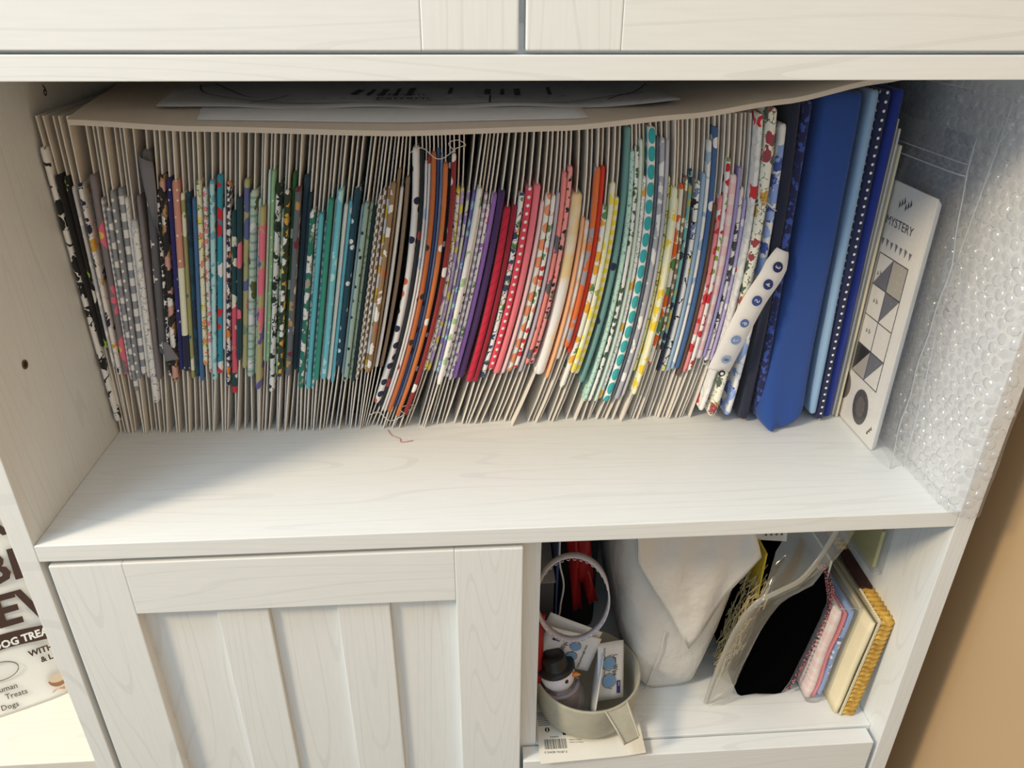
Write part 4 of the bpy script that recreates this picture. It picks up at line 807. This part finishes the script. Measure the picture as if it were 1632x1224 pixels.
# large white plastic bag
wbm = NT('white_poly_bag', .28); tc = wbm.n('ShaderNodeTexCoord'); nz = wbm.noise(tc.outputs['Object'], 26, 6); bp = wbm.n('ShaderNodeBump'); bp.inputs['Strength'].default_value = .8; bp.inputs['Distance'].default_value = .007
wbm.put(bp.inputs['Height'], nz.outputs[0]); wbm.t.links.new(bp.outputs[0], wbm.b.inputs['Normal'])
wbm.b.inputs['Subsurface Weight'].default_value = 0.0
wbm = wbm.done(wbm.mix(nz.outputs[0], lin((206, 201, 194)), lin((222, 219, 215))))
wb = tag(empty('plastic_bag'), 'large folded white plastic bag filling the middle of the cubby', 'plastic bag'); rings = []
for z, xa, xb, yf, yk in ((-.2612, .472, .523, .070, .24), (-.252, .464, .528, .0665, .245), (-.225, .4545, .538, .066, .25), (-.19, .4495, .547, .067, .25), (-.15, .4440, .556, .070, .25), (-.115, .4410, .5590, .073, .25), (-.075, .4425, .5570, .078, .25), (-.035, .4470, .5480, .086, .245), (-.020, .456, .540, .096, .24)):
    ring = []; n = 28
    for i in range(n):
        a = 2*math.pi*i/n; ca, sa = math.cos(a), math.sin(a); e = .38
        x = (xa+xb)/2+(xb-xa)/2*math.copysign(abs(ca)**e, ca); y = (yf+yk)/2+(yk-yf)/2*math.copysign(abs(sa)**e, sa)
        ring.append((x+.0012*math.sin(z*90+i*1.3), y+.0016*math.sin(z*70+i*.9), z))
    rings.append(ring)
MB().loft(rings).build('bag_body', wbm, wb, True)
def flap(u, v):
    top = Vector((.449+.100*u, .0730, -.052-.006*math.sin(math.pi*u))); tipv = -.088-.105*max(0, 1-abs(u-.50)/.52)**1.0
    p = top.lerp(Vector((.449+.110*u+.003, .0605+.004*math.sin(u*9), tipv)), v); p.y -= .004*math.sin(math.pi*v)+.0015*math.sin(u*17+v*5); return tuple(p)
fl = sheet_film('bag_flap', flap, 22, 12, wbm, wb); so = fl.modifiers.new('th', 'SOLIDIFY'); so.thickness = .0006
MB().tube([(.486, .0648, -.180), (.484, .0645, -.205), (.478, .0652, -.235), (.474, .0665, -.258)], .0006, 5).build('bag_seam', wbm, wb, True)
# zip bag of straw
zb = tag(empty('zip_bag'), 'clear zip bag of dried straw with a pale zipper edge', 'plastic bag')
zc = smooth_pts([(.620, .052, -.052), (.606, .046, -.082), (.590, .040, -.100), (.570, .037, -.110), (.552, .036, -.122), (.540, .036, -.150), (.533, .038, -.190), (.530, .044, -.235), (.530, .048, -.2600)], 5)
zm = MB(); 
for i, p in enumerate(zc):
    d = (zc[min(i+1, len(zc)-1)]-zc[max(i-1, 0)]).normalized(); s_ = Vector((-d.z, 0, d.x)).normalized()*.0023
    zm.v += [tuple(p+s_), tuple(p-s_), tuple(p-s_+Vector((0, .0012, 0))), tuple(p+s_+Vector((0, .0012, 0)))]
for i in range(len(zc)-1):
    for j in range(4): a = i*4+j; b = i*4+(j+1) % 4; zm.f.append((a, b, b+4, a+4))
zm.build('zipper_edge', film('zip_strip', .5, .5, .15, (226, 224, 214)), zb, True)
film2 = film('dusty_film', .24, .4, .08, (230, 226, 214))
def zf(u, v):
    p = zc[min(int(v*(len(zc)-1)), len(zc)-1)]; x = p.x+.024*u
    return (x, p.y+.004*u+.0016*math.sin(u*8+v*6)-.003*v, p.z+(.012*u if v < .3 else 0))
sheet_film('bag_front', zf, 12, 24, film2, zb)
def zk(u, v):
    p = zc[min(int(v*(len(zc)-1)), len(zc)-1)]; return (p.x+(.575-p.x)*u*.8, p.y+.022*u, p.z+(.03*u if v < .5 else .0)+.002*math.sin(u*9+v*11))
sheet_film('bag_back', zk, 12, 24, film2, zb)
straw_m = plain('dried_straw', (188, 172, 130), .8); smb = MB()
for i in range(210):
    zz = rnd.uniform(-.245, -.130); c = Vector((rnd.uniform(.551+(zz+.215)*.15, .5555+(zz+.215)*.30), rnd.uniform(.062, .095), zz)); d = Vector((rnd.uniform(.05, .35), rnd.uniform(-.3, .3), rnd.uniform(.5, 1))).normalized()*rnd.uniform(.007, .014); b = Vector((rnd.uniform(-1, 1), rnd.uniform(-1, 0), rnd.uniform(-1, 1)))*.0035
    if c.z < -.235: d.z *= .2
    smb.tube([c-d, c+b*.7, c+d], .00045, 4)
s_ = smb.build('dried_straw', straw_m, None); tag(s_, 'dried pale straw packed in the zip bag', 'straw', None, 'stuff')
tag(MB().box((.572, .075, -.155), (.574, .11, -.100), .0004).build('yellow_tag', plain('yellow_card', (214, 190, 60), .6), None), 'yellow card tucked behind the black velvet', 'card')
wl = tag(empty('paper_label'), 'white printed label in the top of the zip bag', 'label')
slab('label_paper', [(.566, .096, -.100), (.600, .096, -.104), (.596, .106, -.040), (.562, .106, -.036)], .0006, white_p, wl)
for k in range(4): slab('label_print', [(.578+.005*k, .0955-.0003, -.096), (.5800+.005*k, .0955-.0003, -.096), (.5782+.005*k, .1015-.0006, -.060), (.5762+.005*k, .1015-.0006, -.060)], .0002, gp, wl, (0, -1, -.15))
# black velvet bag with beaded trim
vm_ = plain('black_velvet', (7, 7, 8), 1.0, **{'Specular IOR Level': 0.0}); bv = tag(empty('velvet_pouch'), 'black velvet pouch leaning right with beaded edge', 'pouch'); prof = [(.5640, -.2520), (.5660, -.2585), (.5700, -.2615), (.578, -.2600), (.586, -.2590), (.596, -.2605), (.604, -.2615), (.6100, -.2600), (.6155, -.245), (.6225, -.205), (.6300, -.160), (.6310, -.138), (.6230, -.110), (.6120, -.1030), (.6030, -.1050), (.5950, -.120), (.5800, -.150), (.5690, -.180), (.5625, -.215)]
rings = []
for y, k in ((.0570, .86), (.0552, .95), (.0560, 1.0), (.070, 1.01), (.11, 1.0), (.155, .98), (.160, .9)):
    c = Vector((.5975, -.185)); rings.append([(c.x-.003+(a-c.x)*k, y+.003*math.sin(a*120+b*60) if k < 1 else y, max(c.y+(b-c.y)*k, FZ0+.0003)) for a, b in prof])
MB().loft(rings).build('pouch_body', vm_, bv, True)
trim_m = NT('red_green_beads', .35); tc = trim_m.n('ShaderNodeTexCoord'); vv_ = trim_m.n('ShaderNodeTexVoronoi'); vv_.inputs['Scale'].default_value = 700; trim_m.put(vv_.inputs['Vector'], tc.outputs['Object']); hs = trim_m.sep(vv_.outputs['Color'])
trim_m = trim_m.done(trim_m.mix(trim_m.m_('GREATER_THAN', hs[0], .55), trim_m.mix(trim_m.m_('GREATER_THAN', hs[1], .5), lin((60, 20, 26)), lin((30, 60, 44))), lin((196, 110, 120))))
tl_ = smooth_pts([(.6185, .0600, -.1040), (.6280, .0580, -.122), (.6330, .0560, -.140), (.6320, .0540, -.158), (.6270, .0530, -.190), (.6190, .0530, -.228), (.6130, .0540, -.252)], 7); tm = MB()
for i, p in enumerate(tl_):
    wdt = 4 if i < 14 else 2
    for k in range(wdt):
        c = p+Vector((.0020*(k-wdt/2)+rnd.uniform(-.0004, .0004), .0012*k*.3, rnd.uniform(-.0006, .0006)))
        tm.lathe(sph(0, .0012, n=4), c, 6)
tm.build('beaded_trim', trim_m, bv, True)
tag(MB().box((.6345, .075, -.178), (.6365, .15, -.112), .0004).build('white_tag', white_p, None), 'small white tag beside the beaded edge', 'tag')
# bagged pink and blue cloth
pk = tag(empty('cloth_packet'), 'clear packet of folded pink and blue cloth', 'packet'); 
def lean(x0, x1, y0, y1, z0, z1, dx, n, wob_, mat, name, parent, r=.003):
    rings = []
    for j in range(n+1):
        k = j/n; z = z0+(z1-z0)*k; o_ = dx*k+wob_*math.sin(k*9); q = .7 if j in (0, n) else 1.0; h = (x1-x0)/2*q; c = (x0+x1)/2+o_
        ring = [(c+h, y1, z), (c+h, y0+r, z)]+[(c+h*math.cos(a), y0+r-r*math.sin(a), z) for a in [math.pi*i/6 for i in range(1, 6)]]+[(c-h, y0+r, z), (c-h, y1, z)]
        rings.append(ring)
    m = MB().loft(rings); uvv = [(p[0], p[2]) for p in m.v]; return mesh(name, m.v, m.f, mat, parent, True, uvv)
lean(.6258, .6340, .047, .14, FZ0+.004, -.1480, .0080, 14, .0006, fabric_mat(P((232, 190, 186), N((238, 206, 200), 12, .5))), 'pink_cloth', pk)
for k in range(3): lean(.6332+.0012*k, .6342+.0012*k, .0475, .14, FZ0+.004, -.150, .0090, 14, .0012, fabric_mat(P((206, 96, 110) if k != 1 else (226, 160, 160))), 'rose_cloth_edge', pk, .0008)
lean(.6372, .6430, .0470, .14, FZ0+.004, -.1480, .0100, 14, .0005, fabric_mat(P((120, 150, 200), D(W, 9, .2, .5), B([W, (70, 90, 150)], 16, .3))), 'blue_cloth', pk)
lean(.6243, .6462, .0435, .142, FZ0+.0004, -.1385, .0100, 14, .0003, clear, 'packet_film', pk)
MB().tube([(.6340, .0430, -.1390), (.6555, .0430, -.1390), (.6555, .142, -.1390)], .0004, 5).build('packet_seam', seam_m, pk, True)
# gold trim on a card
gd = tag(empty('gold_trim'), 'card wound with ruffled gold trim against the right cubby wall', 'trim')
gold = NT('gold_ruffle', .45); tc = gold.n('ShaderNodeTexCoord'); nz = gold.noise(tc.outputs['Object'], 160, 2); gold = gold.done(gold.mix(nz.outputs[0], lin((132, 80, 14)), lin((244, 200, 90))))
crm = plain('cream_trim_edge', (240, 226, 190), .7)
def gpath(s_):   # up the front edge, then back along the top
    if s_ < .118: k = s_/.118; return Vector((.6570+.0115*k, .030+.001*k, FZ0+.0005+.118*k)), Vector((0, -1, .1)), Vector((0, 0, 1))
    k = s_-.118; return Vector((.6685+.002*k, .031+k*.95, FZ0+.1185+.05*k)), Vector((0, -.3, 1)), Vector((0, 1, 0))
def ruffle(x0, x1, mat, name, amp, step, s0, s1, lift_=0):
    mb = MB(); rows = []; n = int((s1-s0)/step)*4
    for i in range(n+1):
        s_ = s0+(s1-s0)*i/n; p, out, al = gpath(s_); out = out.normalized(); h = amp*(0, .62, 1, .62)[i % 4]
        row = []
        for j in range(7):
            u = j/6; x = x0+(x1-x0)*u; sk = .0022*math.sin(u*math.pi*2.4)
            q, out2, al2 = gpath(min(max(s_+sk*.6, s0), s1)); row.append(tuple(Vector((q.x+x, q.y, q.z))+out2.normalized()*(h*(.6+.4*math.sin(u*math.pi))+lift_)))
        rows.append(row)
    for row in rows: mb.v += row
    for i in range(len(rows)-1):
        for j in range(6): a = i*7+j; mb.f.append((a, a+1, a+8, a+7))
    o = mb.build(name, mat, gd, True); so = o.modifiers.new('th', 'SOLIDIFY'); so.thickness = .0006; so.offset = -1; return o
ruffle(-.0020, .0105, gold, 'gold_ruffle', .0042, .0056, 0.0, .158); ruffle(-.0042, -.0018, crm, 'scalloped_edge', .0020, .0030, 0.0, .158, .0006)
ruffle(-.0020, .0105, gold, 'gold_ruffle', .0042, .0056, .212, .245)
lean(.6480, .6545, .0305, .150, FZ0+.0004, -.146, .0100, 10, .0003, crm, 'card', gd); lean(.6545, .6655, .0335, .19, FZ0+.0006, -.148, .0100, 10, .0, crm, 'card_core', gd)
ruffle(-.0025, .0098, plain('brown_band', (62, 28, 22), .5), 'brown_band', .0004, .0080, .158, .212, .0012)
# clear case behind the trim
cc_ = tag(empty('clear_case'), 'clear plastic case with yellow green contents against the cubby wall', 'case')
box('case_contents', (.6705, .068, -.1150), (.6740, .19, -.074), plain('lime_contents', (206, 200, 140), .6), cc_, .0008)
MB().box((.6692, .063, -.1180), (.6775, .20, -.062), .0012).build('case_shell', film('case_plastic', .10, .8, .05), cc_)
for z in (-.1175, -.0625): MB().tube([(.6698, .0632, z), (.6770, .0632, z), (.6770, .20, z)], .0005, 5).build('case_edge', seam_m, cc_)

# ------------------------------------------------------------------ left neighbour: shelf with a treat bag
ds = tag(empty('side_shelf'), 'white wood grain shelf to the left of the cabinet', 'shelf')
box('shelf_board', (-.75, .052, -.3150), (-.0152, .38, -.3000), wood('cream_grain_across', 0, (224, 219, 208)), ds, .001); box('shelf_support', (-.75, .06, -1.05), (-.735, .37, -.3152), WZ, ds); box('shelf_support', (-.0310, .06, -1.05), (-.0160, .37, -.3152), WZ, ds)
Og = Vector((-.166, .106, -.2995)); U_ = Vector((.919, .394, 0)).normalized(); Nn = Vector((.394, -.919, 0)).normalized(); La = math.radians(12)
Vv = Vector((0, 0, 1))*math.cos(La)-Nn*math.sin(La); Nf = U_.cross(Vv).normalized()
dbg = tag(empty('treat_bag'), 'white dog treat bag with brown lettering, left of the cabinet', 'treat bag')
bagm = plain('white_foil_bag', (232, 230, 224), .4); brown = plain('brown_print', (66, 44, 34), .5)
def bp_(u, v, c): return Og+U_*u+Vv*v+Nf*c
rings = []; 
for v_, th in ((0.0, .016), (.004, .020), (.03, .026), (.08, .029), (.15, .028), (.21, .022), (.25, .010), (.275, .002), (.285, .002)):
    ring = []; n = 20
    for i in range(n):
        a = 2*math.pi*i/n; ca, sa = math.cos(a), math.sin(a); ring.append(bp_(-.035+.100*math.copysign(abs(ca)**.45, ca), v_, -th+th*math.copysign(abs(sa)**.35, sa)-.0005)); ring[-1].z = max(ring[-1].z, -.2996)
    rings.append(ring)
MB().loft(rings).build('bag_body', bagm, dbg, True)
def bt(name, s_, u, v_, h, m=brown, al='LEFT', sq=1.0, rot=0.0, bold=0.0, c=.0006):
    r_ = U_*math.cos(rot)+Vv*math.sin(rot); u2 = Vv*math.cos(rot)-U_*math.sin(rot); return text(name, s_, tuple(bp_(u, v_, c)), r_, u2, h, m, dbg, al, sq, bold)
bt('bag_letters', 'BI', .0565, .1420, .0325, brown, 'RIGHT', .95, 0, .0012); bt('bag_letters', 'R', .0545, .190, .0325, brown, 'RIGHT', .95, 0, .0012)
bt('bag_letters', 'EV', .0215, .0962, .0345, brown, 'LEFT', .95, 0, .0012)
slab('bag_banner', [bp_(-.01+.075*i/10, .0685+.003*(i/10)+.003*math.sin(i*.4), .0006) for i in range(11)]+[bp_(-.01+.075*i/10, .0845+.003*(i/10)+.003*math.sin(i*.4), .0006) for i in range(10, -1, -1)], .0002, brown, dbg, Nf)
bt('banner_letters', 'DOG TREATS', .0130, .0735, .0082, bagm, 'LEFT', .85, .03, .0004, .0010)
bt('bag_small_letters', 'WITH', .0395, .0560, .0066, brown, 'LEFT', .9, .05, .0003); bt('bag_small_letters', '& L', .0475, .0462, .0060, brown, 'LEFT', .9, .05, .0003)
for s_, u, v_ in (('Human', .0010, .0275), ('Treats', .0095, .0180), ('Dogs', .0030, .0070)): bt('bag_script', s_, u, v_, .0062, brown, 'LEFT', .85, -.02)
slab('bag_bowl_print', [bp_(.0560+.0085*math.cos(a), .0225+.0085*math.sin(a), .0006) for a in [math.pi+math.pi*i/12 for i in range(13)]], .0002, plain('bowl_brown_print', (150, 104, 70), .6), dbg, Nf)
slab('bag_bowl_inside_print', [bp_(.0560+.0078*math.cos(a), .0240+.0050*math.sin(a), .0007) for a in [2*math.pi*i/20 for i in range(20)]], .0002, plain('bowl_fill_print', (206, 186, 160), .6), dbg, Nf)
slab('bag_bone_print', [bp_(.0480+.012*k, .0085+.003*math.sin(k*3.1), .0006) for k in (0, .5, 1)]+[bp_(.0600, .0125, .0006), bp_(.0500, .0112, .0006)], .0002, plain('bone_print', (196, 140, 100), .6), dbg, Nf)
MB().tube([bp_(.0120+.0160*math.cos(a), .0500+.0100*math.sin(a), .0006) for a in [2*math.pi*i/30 for i in range(31)]], .0004, 5).build('bag_oval_outline', brown, dbg)
